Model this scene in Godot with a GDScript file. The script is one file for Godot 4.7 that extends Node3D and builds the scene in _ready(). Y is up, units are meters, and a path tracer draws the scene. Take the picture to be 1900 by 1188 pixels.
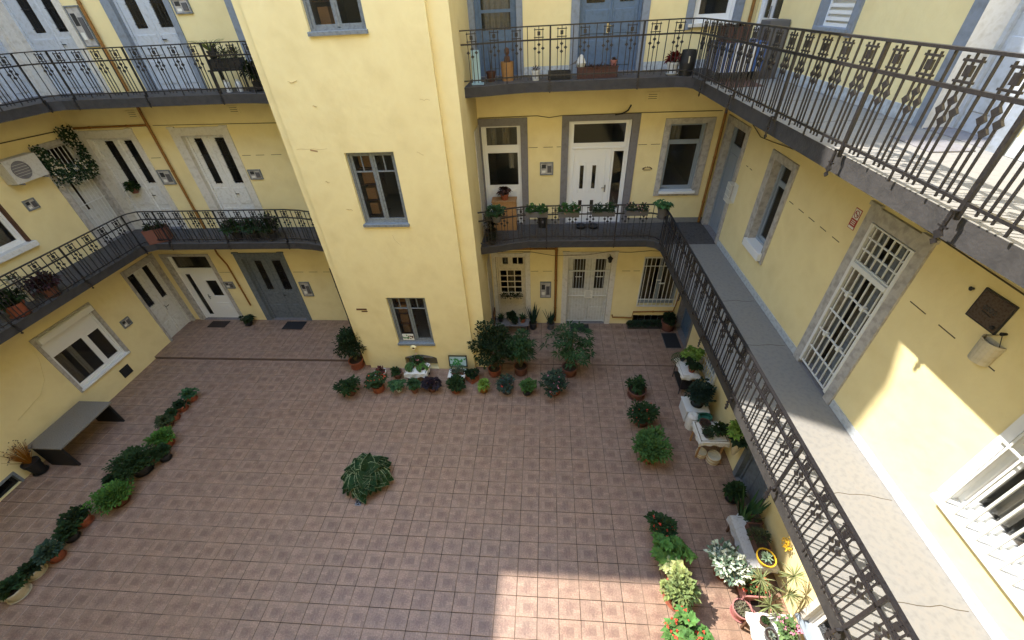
extends Node3D
# A tiled courtyard between yellow wings with iron-railed access galleries, seen from a second-floor gallery.

const SUN := Vector3(0.706, -1.0, 0.353)
const F1 := 3.78
const F2 := 7.60
const TILE_W := 0.4019
const TILE_D := 0.3338

var mats := {}
var used := {}
var meshes := {}
var rng := RandomNumberGenerator.new()

# ------------------------------------------------------------------ mesh builder
class G:
	var v := PackedVector3Array()
	var n := PackedVector3Array()
	var u := PackedVector2Array()
	var c := PackedColorArray()
	var col := Color(1, 1, 1)

	func put(p: Vector3, nn: Vector3, uv := Vector2.ZERO) -> void:
		v.append(p); n.append(nn); u.append(uv); c.append(col)

	func tri(a: Vector3, b: Vector3, d: Vector3) -> void:
		var nn := (d - a).cross(b - a).normalized()
		put(a, nn); put(b, nn, Vector2(1, 0)); put(d, nn, Vector2(1, 1))

	func quadn(a: Vector3, b: Vector3, cc: Vector3, d: Vector3, nn: Vector3, uv0 := Vector2(0, 0), uv1 := Vector2(1, 1)) -> void:
		if (cc - a).cross(b - a).dot(nn) < 0.0:
			put(a, nn, uv0); put(d, nn, Vector2(uv0.x, uv1.y)); put(cc, nn, uv1)
			put(a, nn, uv0); put(cc, nn, uv1); put(b, nn, Vector2(uv1.x, uv0.y))
		else:
			put(a, nn, uv0); put(b, nn, Vector2(uv1.x, uv0.y)); put(cc, nn, uv1)
			put(a, nn, uv0); put(cc, nn, uv1); put(d, nn, Vector2(uv0.x, uv1.y))

	func box(at: Vector3, s: Vector3, b := Basis()) -> void:
		var h := s * 0.5
		var ax := [b.x * h.x, b.y * h.y, b.z * h.z]
		for i in 3:
			var p: Vector3 = ax[i]
			var q: Vector3 = ax[(i + 1) % 3]
			var r: Vector3 = ax[(i + 2) % 3]
			for sg in [1.0, -1.0]:
				var o: Vector3 = at + p * sg
				quadn(o - q - r, o + q - r, o + q + r, o - q + r, (p * sg).normalized())

	func span(a: Vector3, b: Vector3) -> void:  # box between two corners
		box((a + b) * 0.5, (b - a).abs())

	func bevel_box(at: Vector3, s: Vector3, e: float) -> void:  # box whose top edges are chamfered
		var h := s * 0.5
		var lo := [Vector3(-h.x, -h.y, -h.z), Vector3(h.x, -h.y, -h.z), Vector3(h.x, -h.y, h.z), Vector3(-h.x, -h.y, h.z)]
		for i in 4:
			var a: Vector3 = lo[i]
			var b: Vector3 = lo[(i + 1) % 4]
			var up := Vector3(0, s.y - e, 0)
			var a3 := a + up
			var b3 := b + up
			var a4 := Vector3(a.x - signf(a.x) * e, h.y, a.z - signf(a.z) * e)
			var b4 := Vector3(b.x - signf(b.x) * e, h.y, b.z - signf(b.z) * e)
			var out := ((a + b) * 0.5) * Vector3(1, 0, 1)
			quadn(at + a, at + b, at + b3, at + a3, out.normalized())
			quadn(at + a3, at + b3, at + b4, at + a4, (out.normalized() + Vector3.UP).normalized())
		var y := h.y
		quadn(at + Vector3(-h.x + e, y, -h.z + e), at + Vector3(h.x - e, y, -h.z + e), at + Vector3(h.x - e, y, h.z - e), at + Vector3(-h.x + e, y, h.z - e), Vector3.UP)
		quadn(at + lo[0], at + lo[1], at + lo[2], at + lo[3], Vector3.DOWN)

	func bar(a: Vector3, b: Vector3, w: float, d := -1.0) -> void:  # square bar between two points
		var dir := (b - a)
		var l := dir.length()
		if l < 1e-5:
			return
		dir /= l
		var side := dir.cross(Vector3.UP)
		if side.length() < 0.05:
			side = Vector3.RIGHT
		side = side.normalized()
		box((a + b) * 0.5, Vector3(l, w if d < 0.0 else d, w), Basis(dir, side.cross(dir).normalized(), side))

	func tube(p: Array, r0: float, r1 := -1.0, seg := 6) -> void:
		if r1 < 0.0:
			r1 = r0
		var rings := []
		var last_side := Vector3.ZERO
		for i in p.size():
			var t: Vector3 = (p[mini(i + 1, p.size() - 1)] - p[maxi(i - 1, 0)]).normalized()
			var s := last_side - t * last_side.dot(t)
			if s.length() < 0.1:
				s = t.cross(Vector3.UP)
				if s.length() < 0.1:
					s = t.cross(Vector3.RIGHT)
			s = s.normalized()
			last_side = s
			var w := t.cross(s)
			var r := lerpf(r0, r1, float(i) / maxf(1.0, p.size() - 1))
			var ring := []
			for k in seg:
				var a := TAU * k / seg
				ring.append([s * cos(a) + w * sin(a), r, p[i]])
			rings.append(ring)
		for i in rings.size() - 1:
			for k in seg:
				var A = rings[i][k]
				var B = rings[i][(k + 1) % seg]
				var C = rings[i + 1][(k + 1) % seg]
				var D = rings[i + 1][k]
				var pa: Vector3 = A[2] + A[0] * A[1]
				var pb: Vector3 = B[2] + B[0] * B[1]
				var pc: Vector3 = C[2] + C[0] * C[1]
				var pd: Vector3 = D[2] + D[0] * D[1]
				put(pa, A[0]); put(pd, D[0]); put(pc, C[0])
				put(pa, A[0]); put(pc, C[0]); put(pb, B[0])
		for e in [0, rings.size() - 1]:
			for k in range(1, seg - 1):
				var q = rings[e]
				tri(q[0][2] + q[0][0] * q[0][1], q[k][2] + q[k][0] * q[k][1], q[k + 1][2] + q[k + 1][0] * q[k + 1][1])

	func lathe(prof: Array, seg := 16, at := Vector3.ZERO, squash := Vector3.ONE) -> void:
		for i in prof.size() - 1:
			var a: Vector2 = prof[i]
			var b: Vector2 = prof[i + 1]
			var t := b - a
			if t.length() < 1e-6:
				continue
			var pn := Vector2(t.y, -t.x).normalized()
			for k in seg:
				var a0 := TAU * k / seg
				var a1 := TAU * (k + 1) / seg
				var d0 := Vector3(cos(a0), 0, sin(a0))
				var d1 := Vector3(cos(a1), 0, sin(a1))
				var n0 := (d0 * pn.x + Vector3.UP * pn.y)
				var n1 := (d1 * pn.x + Vector3.UP * pn.y)
				var p0 := at + (d0 * a.x + Vector3.UP * a.y) * squash
				var p1 := at + (d1 * a.x + Vector3.UP * a.y) * squash
				var p2 := at + (d1 * b.x + Vector3.UP * b.y) * squash
				var p3 := at + (d0 * b.x + Vector3.UP * b.y) * squash
				put(p0, n0); put(p1, n1); put(p2, n1)
				put(p0, n0); put(p2, n1); put(p3, n0)

	func disk(at: Vector3, r: float, seg := 14, sx := 1.0) -> void:
		for k in seg:
			var a0 := TAU * k / seg
			var a1 := TAU * (k + 1) / seg
			put(at, Vector3.UP); put(at + Vector3(cos(a0) * r * sx, 0, sin(a0) * r), Vector3.UP); put(at + Vector3(cos(a1) * r * sx, 0, sin(a1) * r), Vector3.UP)

	func slab(poly: Array, y0: float, y1: float) -> void:  # poly: Vector2(x, z)
		var pk := PackedVector2Array(poly)
		var ix := Geometry2D.triangulate_polygon(pk)
		for i in range(0, ix.size(), 3):
			var a := pk[ix[i]]
			var b := pk[ix[i + 1]]
			var d := pk[ix[i + 2]]
			for q in [[y1, Vector3.UP], [y0, Vector3.DOWN]]:
				for p in [a, b, d]:
					put(Vector3(p.x, q[0], p.y), q[1])
		for i in poly.size():
			var a: Vector2 = poly[i]
			var b: Vector2 = poly[(i + 1) % poly.size()]
			var t := (b - a).normalized()
			var nn := Vector3(t.y, 0, -t.x)
			quadn(Vector3(a.x, y0, a.y), Vector3(b.x, y0, b.y), Vector3(b.x, y1, b.y), Vector3(a.x, y1, a.y), nn)

	# a flat wall facing +z with rectangular holes, each hole with reveals
	func sheet(r: Array, holes: Array, z := 0.0, depth := 0.2) -> void:
		var us := [r[0], r[2]]
		var vs := [r[1], r[3]]
		for h in holes:
			us.append_array([h[0], h[2]])
			vs.append_array([h[1], h[3]])
		us.sort(); vs.sort()
		for i in us.size() - 1:
			if us[i + 1] - us[i] < 1e-4 or us[i] < r[0] - 1e-4 or us[i + 1] > r[2] + 1e-4:
				continue
			for j in vs.size() - 1:
				if vs[j + 1] - vs[j] < 1e-4 or vs[j] < r[1] - 1e-4 or vs[j + 1] > r[3] + 1e-4:
					continue
				var cu: float = (us[i] + us[i + 1]) * 0.5
				var cv: float = (vs[j] + vs[j + 1]) * 0.5
				var hit := false
				for h in holes:
					if cu > h[0] and cu < h[2] and cv > h[1] and cv < h[3]:
						hit = true
						break
				if not hit:
					quadn(Vector3(us[i], vs[j], z), Vector3(us[i + 1], vs[j], z), Vector3(us[i + 1], vs[j + 1], z), Vector3(us[i], vs[j + 1], z), Vector3(0, 0, 1))
		for h in holes:
			var dd: float = h[4] if h.size() > 4 else depth
			var a := Vector3(h[0], h[1], z)
			var b := Vector3(h[2], h[1], z)
			var d := Vector3(h[2], h[3], z)
			var e := Vector3(h[0], h[3], z)
			var k := Vector3(0, 0, -dd)
			quadn(a, b, b + k, a + k, Vector3.UP)
			quadn(e, d, d + k, e + k, Vector3.DOWN)
			quadn(a, e, e + k, a + k, Vector3.RIGHT)
			quadn(b, d, d + k, b + k, Vector3.LEFT)

	func leaf(at: Vector3, dir: Vector3, up: Vector3, l: float, w: float, droop := 0.15) -> void:  # folded pointed leaf, 4 faces
		var s := dir.cross(up)
		if s.length() < 0.01:
			s = Vector3.RIGHT
		s = s.normalized() * w * 0.5
		var m := at + dir * l * 0.45 + up * l * 0.04
		var tip := at + dir * l - Vector3.UP * l * droop
		var f := up * w * 0.16
		tri(at, m - s + f, m); tri(at, m, m + s + f)
		tri(m, m - s + f, tip); tri(m, tip, m + s + f)

	func blade(at: Vector3, dir: Vector3, l: float, w: float, bend: float, seg := 4, edge := Color(-1, 0, 0)) -> void:  # long arching strap
		var p := at
		var d := dir.normalized()
		var base := col
		for i in seg:
			var t0 := float(i) / seg
			var t1 := float(i + 1) / seg
			var s := d.cross(Vector3.UP)
			if s.length() < 0.02:
				s = Vector3(cos(at.x * 91.0), 0, sin(at.x * 91.0))
			s = s.normalized()
			var nd := (d + Vector3.DOWN * bend / seg).normalized()
			var q := p + d * l / seg
			var w0 := w * sin(PI * clampf(0.12 + t0 * 0.92, 0, 1)) * 0.5
			var w1 := w * sin(PI * clampf(0.12 + t1 * 0.92, 0, 1)) * 0.5
			var f := s.cross(d) * w * 0.12
			if edge.r >= 0.0:
				for sg in [-1.0, 1.0]:
					col = edge
					_q(p + s * w0 * sg + f, p + s * w0 * sg * 0.92 + f * 0.92, q + s * w1 * sg * 0.92 + f * 0.92, q + s * w1 * sg + f)
					col = base
					_q(p + s * w0 * sg * 0.92 + f * 0.92, p, q, q + s * w1 * sg * 0.92 + f * 0.92)
			else:
				_q(p + s * w0 + f, p, q, q + s * w1 + f)
				_q(p, p - s * w0 + f, q - s * w1 + f, q)
			p = q
			d = nd

	func _q(a: Vector3, b: Vector3, cc: Vector3, d: Vector3) -> void:
		tri(a, b, cc); tri(a, cc, d)

	func done() -> ArrayMesh:
		var m := ArrayMesh.new()
		if v.is_empty():
			return m
		var arr := []
		arr.resize(Mesh.ARRAY_MAX)
		arr[Mesh.ARRAY_VERTEX] = v
		arr[Mesh.ARRAY_NORMAL] = n
		arr[Mesh.ARRAY_TEX_UV] = u
		arr[Mesh.ARRAY_COLOR] = c
		m.add_surface_from_arrays(Mesh.PRIMITIVE_TRIANGLES, arr)
		return m

# ------------------------------------------------------------------ materials
func mat(key: String) -> StandardMaterial3D:
	return mats[key]

func make(key: String, col: Color, rough := 0.8, metal := 0.0) -> StandardMaterial3D:
	var m := StandardMaterial3D.new()
	m.albedo_color = col
	m.roughness = rough
	m.metallic = metal
	m.resource_name = key
	mats[key] = m
	return m

func noise_tex(sd: int, freq: float, stops: Array, oct := 4, size := 512) -> NoiseTexture2D:
	var f := FastNoiseLite.new()
	f.seed = sd
	f.noise_type = FastNoiseLite.TYPE_SIMPLEX_SMOOTH
	f.frequency = freq
	f.fractal_octaves = oct
	var g := Gradient.new()
	var off := PackedFloat32Array()
	var cols := PackedColorArray()
	for s in stops:
		off.append(s[0]); cols.append(s[1])
	g.offsets = off
	g.colors = cols
	var t := NoiseTexture2D.new()
	t.width = size; t.height = size
	t.seamless = true
	t.noise = f
	t.color_ramp = g
	return t

func noise_bump(sd: int, freq: float, strength: float, size := 512) -> NoiseTexture2D:
	var f := FastNoiseLite.new()
	f.seed = sd
	f.frequency = freq
	f.fractal_octaves = 4
	var t := NoiseTexture2D.new()
	t.width = size; t.height = size
	t.seamless = true
	t.as_normal_map = true
	t.bump_strength = strength
	t.noise = f
	return t

func mottled(m: StandardMaterial3D, tex: Texture2D, scale: float, bump: Texture2D = null, amount := 0.5) -> void:
	m.albedo_texture = tex
	m.uv1_triplanar = true
	m.uv1_world_triplanar = true
	m.uv1_scale = Vector3.ONE * scale
	if bump:
		m.normal_enabled = true
		m.normal_texture = bump
		m.normal_scale = amount

func gray(x: float) -> Color:
	return Color(x, x, x)

func materials() -> void:
	var bump_fine := noise_bump(11, 0.05, 3.0)
	var bump_rough := noise_bump(12, 0.09, 6.0)
	var worn := noise_tex(21, 0.008, [[0.0, Color(0.88, 0.865, 0.84)], [0.32, Color(0.96, 0.955, 0.94)], [0.55, gray(1.0)], [0.78, Color(0.98, 0.975, 0.96)], [1.0, Color(0.93, 0.92, 0.90)]], 6, 1024)
	var soot := noise_tex(22, 0.02, [[0.0, gray(0.80)], [0.38, gray(0.92)], [0.6, gray(1.0)], [1.0, Color(0.94, 0.92, 0.90)]], 6)
	var speck := noise_tex(23, 0.08, [[0.0, gray(0.7)], [0.35, gray(0.9)], [0.6, gray(1.0)], [1.0, gray(0.85)]], 5)
	mottled(make("plaster", Color(0.885, 0.820, 0.61), 0.92), noise_tex(24, 0.006, [[0.0, Color(0.955, 0.945, 0.925)], [0.35, Color(0.985, 0.98, 0.975)], [0.6, gray(1.0)], [1.0, Color(0.975, 0.968, 0.955)]], 6, 1024), 0.16, bump_fine, 0.12)
	mottled(make("white_paint", Color(0.84, 0.835, 0.82), 0.55), worn, 0.9, bump_fine, 0.1)
	mottled(make("cream_paint", Color(0.80, 0.76, 0.67), 0.6), worn, 0.9, bump_fine, 0.15)
	mottled(make("old_white", Color(0.79, 0.785, 0.76), 0.65), worn, 0.6, bump_fine, 0.2)
	mottled(make("stone_trim", Color(0.69, 0.67, 0.64), 0.85), soot, 0.6, bump_fine, 0.3)
	mottled(make("white_trim", Color(0.80, 0.78, 0.74), 0.8), worn, 0.7, bump_fine, 0.25)
	mottled(make("gray_trim", Color(0.46, 0.45, 0.46), 0.85), worn, 0.7, bump_fine, 0.25)
	mottled(make("blue_trim", Color(0.50, 0.53, 0.57), 0.8), worn, 0.7, bump_fine, 0.25)
	mottled(make("gray_door", Color(0.40, 0.43, 0.46), 0.6), soot, 0.7, bump_fine, 0.15)
	mottled(make("blue_door", Color(0.33, 0.41, 0.50), 0.55), worn, 0.8, bump_fine, 0.15)
	mottled(make("pale_blue_door", Color(0.71, 0.73, 0.755), 0.55), worn, 0.8, bump_fine, 0.15)
	mottled(make("gray_frame", Color(0.47, 0.49, 0.50), 0.7), soot, 1.1, bump_fine, 0.3)
	make("pvc", Color(0.87, 0.87, 0.86), 0.35)
	make("gray_pvc", Color(0.52, 0.56, 0.60), 0.35)
	make("room", Color(0.44, 0.40, 0.35), 0.9)
	mottled(make("curtain", Color(0.62, 0.60, 0.55), 0.9), worn, 1.5)
	mottled(make("beige_curtain", Color(0.52, 0.48, 0.40), 0.9), worn, 1.5)
	var gl := make("glass", Color(0.10, 0.12, 0.13, 0.22), 0.03)
	gl.metallic_specular = 0.3
	gl.transparency = BaseMaterial3D.TRANSPARENCY_ALPHA
	var iron := make("iron", Color(0.20, 0.19, 0.195), 0.4, 0.35)
	mottled(iron, noise_tex(31, 0.03, [[0.0, Color(0.62, 0.5, 0.45)], [0.3, gray(0.85)], [1.0, gray(1.0)]], 5), 1.6, bump_fine, 0.3)
	make("black", Color(0.08, 0.08, 0.083), 0.6)
	make("dark_mat", Color(0.12, 0.12, 0.13), 0.98)
	make("white_iron", Color(0.82, 0.82, 0.80), 0.45)
	make("steel", Color(0.55, 0.56, 0.57), 0.35, 0.8)
	make("brass", Color(0.75, 0.70, 0.55), 0.35, 0.7)
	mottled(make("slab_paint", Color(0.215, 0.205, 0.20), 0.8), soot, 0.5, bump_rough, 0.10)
	mottled(make("concrete", Color(0.505, 0.495, 0.475), 0.93), noise_tex(41, 0.02, [[0.0, gray(0.90)], [0.3, gray(0.95)], [0.5, gray(0.98)], [0.75, Color(1.0, 0.99, 0.98)], [1.0, Color(0.96, 0.94, 0.92)]], 7, 1024), 0.55, bump_fine, 0.08)
	mottled(make("dark_concrete", Color(0.31, 0.295, 0.285), 0.93), noise_tex(42, 0.03, [[0.0, gray(0.66)], [0.3, gray(0.86)], [0.6, gray(1.0)], [1.0, gray(0.8)]], 7), 0.5, bump_rough, 0.4)
	mottled(make("marble", Color(0.72, 0.74, 0.75), 0.5), soot, 0.9)
	mottled(make("brown_pipe", Color(0.55, 0.37, 0.14), 0.6), soot, 1.3)
	mottled(make("terracotta", Color(0.58, 0.32, 0.22), 0.85), soot, 2.2, bump_fine, 0.3)
	mottled(make("old_terracotta", Color(0.46, 0.29, 0.23), 0.9), speck, 2.0, bump_fine, 0.3)
	mottled(make("pink_plastic", Color(0.66, 0.44, 0.42), 0.6), worn, 2.0)
	mottled(make("pale_pot", Color(0.76, 0.72, 0.62), 0.7), worn, 1.2)
	make("white_pot", Color(0.80, 0.80, 0.79), 0.4)
	make("dark_pot", Color(0.16, 0.16, 0.17), 0.5)
	make("gray_pot", Color(0.34, 0.33, 0.33), 0.7)
	make("yellow_pot", Color(0.80, 0.64, 0.16), 0.45)
	mottled(make("brown_box", Color(0.33, 0.21, 0.17), 0.8), soot, 2.0)
	mottled(make("soil", Color(0.20, 0.15, 0.12), 1.0), speck, 5.0, bump_rough, 1.0)
	mottled(make("cloth", Color(0.83, 0.82, 0.80), 0.95), worn, 2.0)
	mottled(make("gray_cloth", Color(0.70, 0.70, 0.71), 0.95), worn, 1.5)
	mottled(make("old_wood", Color(0.47, 0.44, 0.39), 0.9), speck, 0.9, bump_rough, 0.4)
	mottled(make("brown_wood", Color(0.36, 0.24, 0.16), 0.75), soot, 1.5)
	mottled(make("cardboard", Color(0.64, 0.48, 0.30), 0.9), worn, 2.0)
	mottled(make("roof_tile", Color(0.55, 0.33, 0.25), 0.9), soot, 0.5)
	make("riser", Color(0.36, 0.29, 0.25), 0.9)
	make("green_box", Color(0.16, 0.38, 0.30), 0.6)
	make("crack", Color(0.30, 0.26, 0.20), 0.95)
	make("chipped", Color(0.62, 0.50, 0.36), 0.95)
	make("red_print", Color(0.62, 0.20, 0.16), 0.6)
	make("paper", Color(0.85, 0.84, 0.80), 0.8)
	make("ink", Color(0.16, 0.16, 0.17), 0.8)
	make("sky_print", Color(0.62, 0.72, 0.76), 0.5)
	make("green_print", Color(0.22, 0.50, 0.26), 0.5)
	make("pale_blue_board", Color(0.62, 0.74, 0.78), 0.6)
	make("blue_cloth", Color(0.22, 0.33, 0.52), 0.9)
	mottled(make("hatch_iron", Color(0.37, 0.32, 0.28), 0.7, 0.3), noise_tex(51, 0.03, [[0.0, Color(0.7, 0.5, 0.42)], [0.45, gray(0.9)], [1.0, gray(1.0)]], 5), 2.0, bump_rough, 0.6)
	mottled(make("ac_shell", Color(0.78, 0.77, 0.74), 0.5), worn, 1.2)
	for k in [["leaf", 0.9], ["leaf_gloss", 0.75]]:
		var lm := make(k[0], Color(1, 1, 1), k[1])
		lm.vertex_color_use_as_albedo = true
		lm.metallic_specular = 0.25
		lm.backlight = Color(0.25, 0.3, 0.1)
	var pm := make("petal", Color(1, 1, 1), 0.8)
	pm.vertex_color_use_as_albedo = true
	pm.backlight = Color(0.3, 0.2, 0.2)
	mottled(make("stem", Color(0.36, 0.33, 0.22), 0.9), worn, 3.0)
	mottled(make("grout", Color(0.42, 0.35, 0.305), 0.95), noise_tex(61, 0.016, [[0.0, gray(0.20)], [0.38, gray(0.32)], [0.52, gray(0.7)], [0.66, gray(1.0)], [1.0, gray(1.0)]], 4), 0.10)
	tile_material()

# the print on the glazed floor tiles: small paving blocks in dusty pinks, four versions side by side
func tile_material() -> void:
	var n := 512
	var im := Image.create_empty(n, n, false, Image.FORMAT_RGB8)
	var f := FastNoiseLite.new()
	f.seed = 5
	f.frequency = 0.035
	f.fractal_octaves = 4
	var r := RandomNumberGenerator.new()
	r.seed = 77
	var q := n / 2
	var base := Color(0.545, 0.445, 0.375)
	for vy in 2:
		for vx in 2:
			im.fill_rect(Rect2i(vx * q, vy * q, q, q), base)
			var taken := {}
			for gy in 6:
				for gx in 6:
					if taken.has(Vector2i(gx, gy)):
						continue
					var w := 1
					var h := 1
					var pick := r.randi() % 4
					if pick == 0 and gx < 5 and not taken.has(Vector2i(gx + 1, gy)): w = 2
					if pick == 1 and gy < 5: h = 2
					if pick == 2 and gx < 5 and gy < 5 and not taken.has(Vector2i(gx + 1, gy)): w = 2; h = 2
					for a in w:
						for b in h:
							taken[Vector2i(gx + a, gy + b)] = true
					var warm: float = 0.0
					var dc := Vector2(gx + w * 0.5 - 3.4, gy + h * 0.5 - 3.2).length()
					if dc < 1.5:
						warm = r.randf_range(0.45, 1.0)
					elif r.randf() < 0.12:
						warm = r.randf_range(0.2, 0.6)
					var t := r.randf_range(0.93, 1.07)
					var c := base.lerp(Color(0.42, 0.31, 0.265), warm * 0.3)
					c = Color(c.r * t, c.g * t, c.b * t)
					var cell := q / 6.0
					im.fill_rect(Rect2i(int(vx * q + gx * cell) + 1, int(vy * q + gy * cell) + 1, int(w * cell) - 2, int(h * cell) - 2), c)
	for y in n:
		for x in n:
			var c := im.get_pixel(x, y)
			var k := 1.0 + f.get_noise_2d(x, y) * 0.14 + f.get_noise_2d(x * 6.0, y * 6.0) * 0.09
			var e := Vector2((x % q) / float(q) - [0.55, 0.42, 0.62, 0.5][x / q + 2 * (y / q)], (y % q) / float(q) - [0.52, 0.6, 0.45, 0.38][x / q + 2 * (y / q)])
			var blot := smoothstep(0.36, 0.02, e.length() + f.get_noise_2d(x * 0.9 + 300.0, y * 0.9) * 0.55)
			c = c.lerp(Color(0.385, 0.275, 0.235), blot * 0.34)
			im.set_pixel(x, y, Color(clampf(c.r * k, 0, 1), clampf(c.g * k, 0, 1), clampf(c.b * k, 0, 1)))
	var m := make("tile", Color(1, 1, 1), 0.45)
	m.albedo_texture = ImageTexture.create_from_image(im)
	m.vertex_color_use_as_albedo = true
	m.texture_filter = BaseMaterial3D.TEXTURE_FILTER_LINEAR

# ------------------------------------------------------------------ objects
func numbered(called: String) -> String:
	if not used.has(called):
		used[called] = 0
		return called
	used[called] += 1
	return "%s_%03d" % [called, used[called]]

func thing(called: String, label: String, category: String, at := Vector3.ZERO, turn := 0.0, group := "") -> Node3D:
	var o := Node3D.new()
	o.name = numbered(called)
	add_child(o, true)
	o.position = at
	o.rotation.y = turn
	tag(o, label, category, group)
	return o

func tag(o: Node, label: String, category: String, group := "") -> void:
	o.set_meta("label", label)
	o.set_meta("category", category)
	if group:
		o.set_meta("group", group)

func part(parent: Node, called: String, g: Variant, m: String, at := Vector3.ZERO, b := Basis()) -> MeshInstance3D:
	var o := MeshInstance3D.new()
	o.name = called
	o.mesh = g.done() if g is G else g
	o.material_override = mats[m]
	parent.add_child(o, true)
	o.transform = Transform3D(b, at)
	return o

func stuff(o: Node) -> void:
	o.set_meta("kind", "stuff")

func boxm(s: Vector3) -> ArrayMesh:  # shared box meshes
	var k := "b%.3f_%.3f_%.3f" % [s.x, s.y, s.z]
	if not meshes.has(k):
		var g := G.new()
		g.box(Vector3.ZERO, s)
		meshes[k] = g.done()
	return meshes[k]

func sbox(parent: Node, called: String, a: Vector3, b: Vector3, m: String) -> MeshInstance3D:
	return part(parent, called, boxm((b - a).abs()), m, (a + b) * 0.5)

func structure(called: String, g: Variant, m: String) -> MeshInstance3D:
	var o := part(self, numbered(called), g, m)
	o.set_meta("kind", "structure")
	return o

# ------------------------------------------------------------------ camera, sky, sun
func camera_and_light() -> void:
	var cam := Camera3D.new()
	cam.name = "camera"
	add_child(cam)
	cam.fov = 76.475
	cam.near = 0.05
	cam.far = 400.0
	cam.transform = Transform3D(Basis(Vector3(0.9969, -0.0440, -0.0659), Vector3(-0.0062, 0.7862, -0.6180), Vector3(0.0790, 0.6165, 0.7834)).orthonormalized(), Vector3(0, 9, 0))
	cam.current = true
	var sky_mat := ProceduralSkyMaterial.new()
	sky_mat.sky_top_color = Color(0.58, 0.69, 0.86)
	sky_mat.sky_horizon_color = Color(0.83, 0.86, 0.90)
	sky_mat.sky_curve = 0.22
	sky_mat.ground_bottom_color = Color(0.45, 0.42, 0.38)
	sky_mat.ground_horizon_color = Color(0.70, 0.70, 0.70)
	sky_mat.sun_angle_max = 24.0
	sky_mat.sun_curve = 0.12
	sky_mat.energy_multiplier = 2.3
	var sky := Sky.new()
	sky.sky_material = sky_mat
	var env := Environment.new()
	env.background_mode = Environment.BG_SKY
	env.sky = sky
	env.tonemap_mode = Environment.TONE_MAPPER_LINEAR
	env.tonemap_exposure = 3.25
	env.sdfgi_enabled = true
	env.ssao_enabled = true
	env.ssil_enabled = true
	var we := WorldEnvironment.new()
	we.name = "world_environment"
	we.environment = env
	add_child(we)
	var sun := DirectionalLight3D.new()
	sun.name = "sun"
	sun.light_color = Color(1.0, 0.975, 0.94)
	sun.light_energy = 1.2
	sun.light_angular_distance = 0.6
	sun.shadow_enabled = true
	add_child(sun)
	sun.basis = Basis.looking_at(SUN.normalized())

# ------------------------------------------------------------------ ground and tiles
func ground() -> void:
	var g := G.new()
	g.span(Vector3(-80, -0.5, -80), Vector3(80, -0.06, 80))
	structure("ground", g, "concrete")
	g = G.new()
	g.span(Vector3(-13.6, -0.058, -9.194), Vector3(4.9, -0.008, 1.45))
	g.span(Vector3(-13.6, -0.058, -11.6), Vector3(-5.6, 0.082, -9.2))
	g.span(Vector3(-5.599, -0.058, -11.6), Vector3(4.9, 0.022, -9.2))
	var fl := structure("courtyard_floor", g, "grout")
	sbox(fl, "step_riser", Vector3(-13.13, -0.004, -9.1985), Vector3(-5.73, 0.084, -9.194), "riser")
	sbox(fl, "step_riser", Vector3(-1.72, -0.004, -9.1985), Vector3(4.48, 0.024, -9.194), "riser")
	var list := []
	var r := RandomNumberGenerator.new()
	r.seed = 3
	var x0 := -2.909 - TILE_W * 26
	for i in 46:
		for j in 38:
			var x := x0 + TILE_W * (i + 0.5)
			var z := -3.520 + TILE_D * (j - 23.5)
			if x < -13.34 or x > 4.69 or z < -11.41 or z > 0.9:
				continue
			var y := 0.0
			if z < -9.2:
				y = 0.09 if x < -5.6 else 0.03
			list.append([Vector3(x, y, z).distance_squared_to(Vector3(-1.5, 9, 0)) + (40.0 if z > -1.9 or x < -9.0 + z * 0.6 else 0.0), x, y, z])
	list.sort_custom(func(a, b): return a[0] < b[0])
	var kinds := []
	for k in 24:
		var t := G.new()
		_tile(t, Vector3.ZERO, k % 4, r.randf_range(0.90, 1.06), r.randf_range(0.98, 1.02), r.randi() % 4)
		kinds.append(t.done())
	var rest := G.new()
	for k in list.size():
		var at := Vector3(list[k][1], list[k][2], list[k][3])
		if k < 300:
			part(fl, "tile", kinds[r.randi() % 24], "tile", at + Vector3(0, r.randf_range(-0.0012, 0.0004), 0))
		else:
			_tile(rest, at + Vector3(0, r.randf_range(-0.0012, 0.0004), 0), r.randi() % 4, r.randf_range(0.91, 1.06), r.randf_range(0.98, 1.02), r.randi() % 4)
	stuff(part(fl, "tile_field", rest, "tile"))

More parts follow.
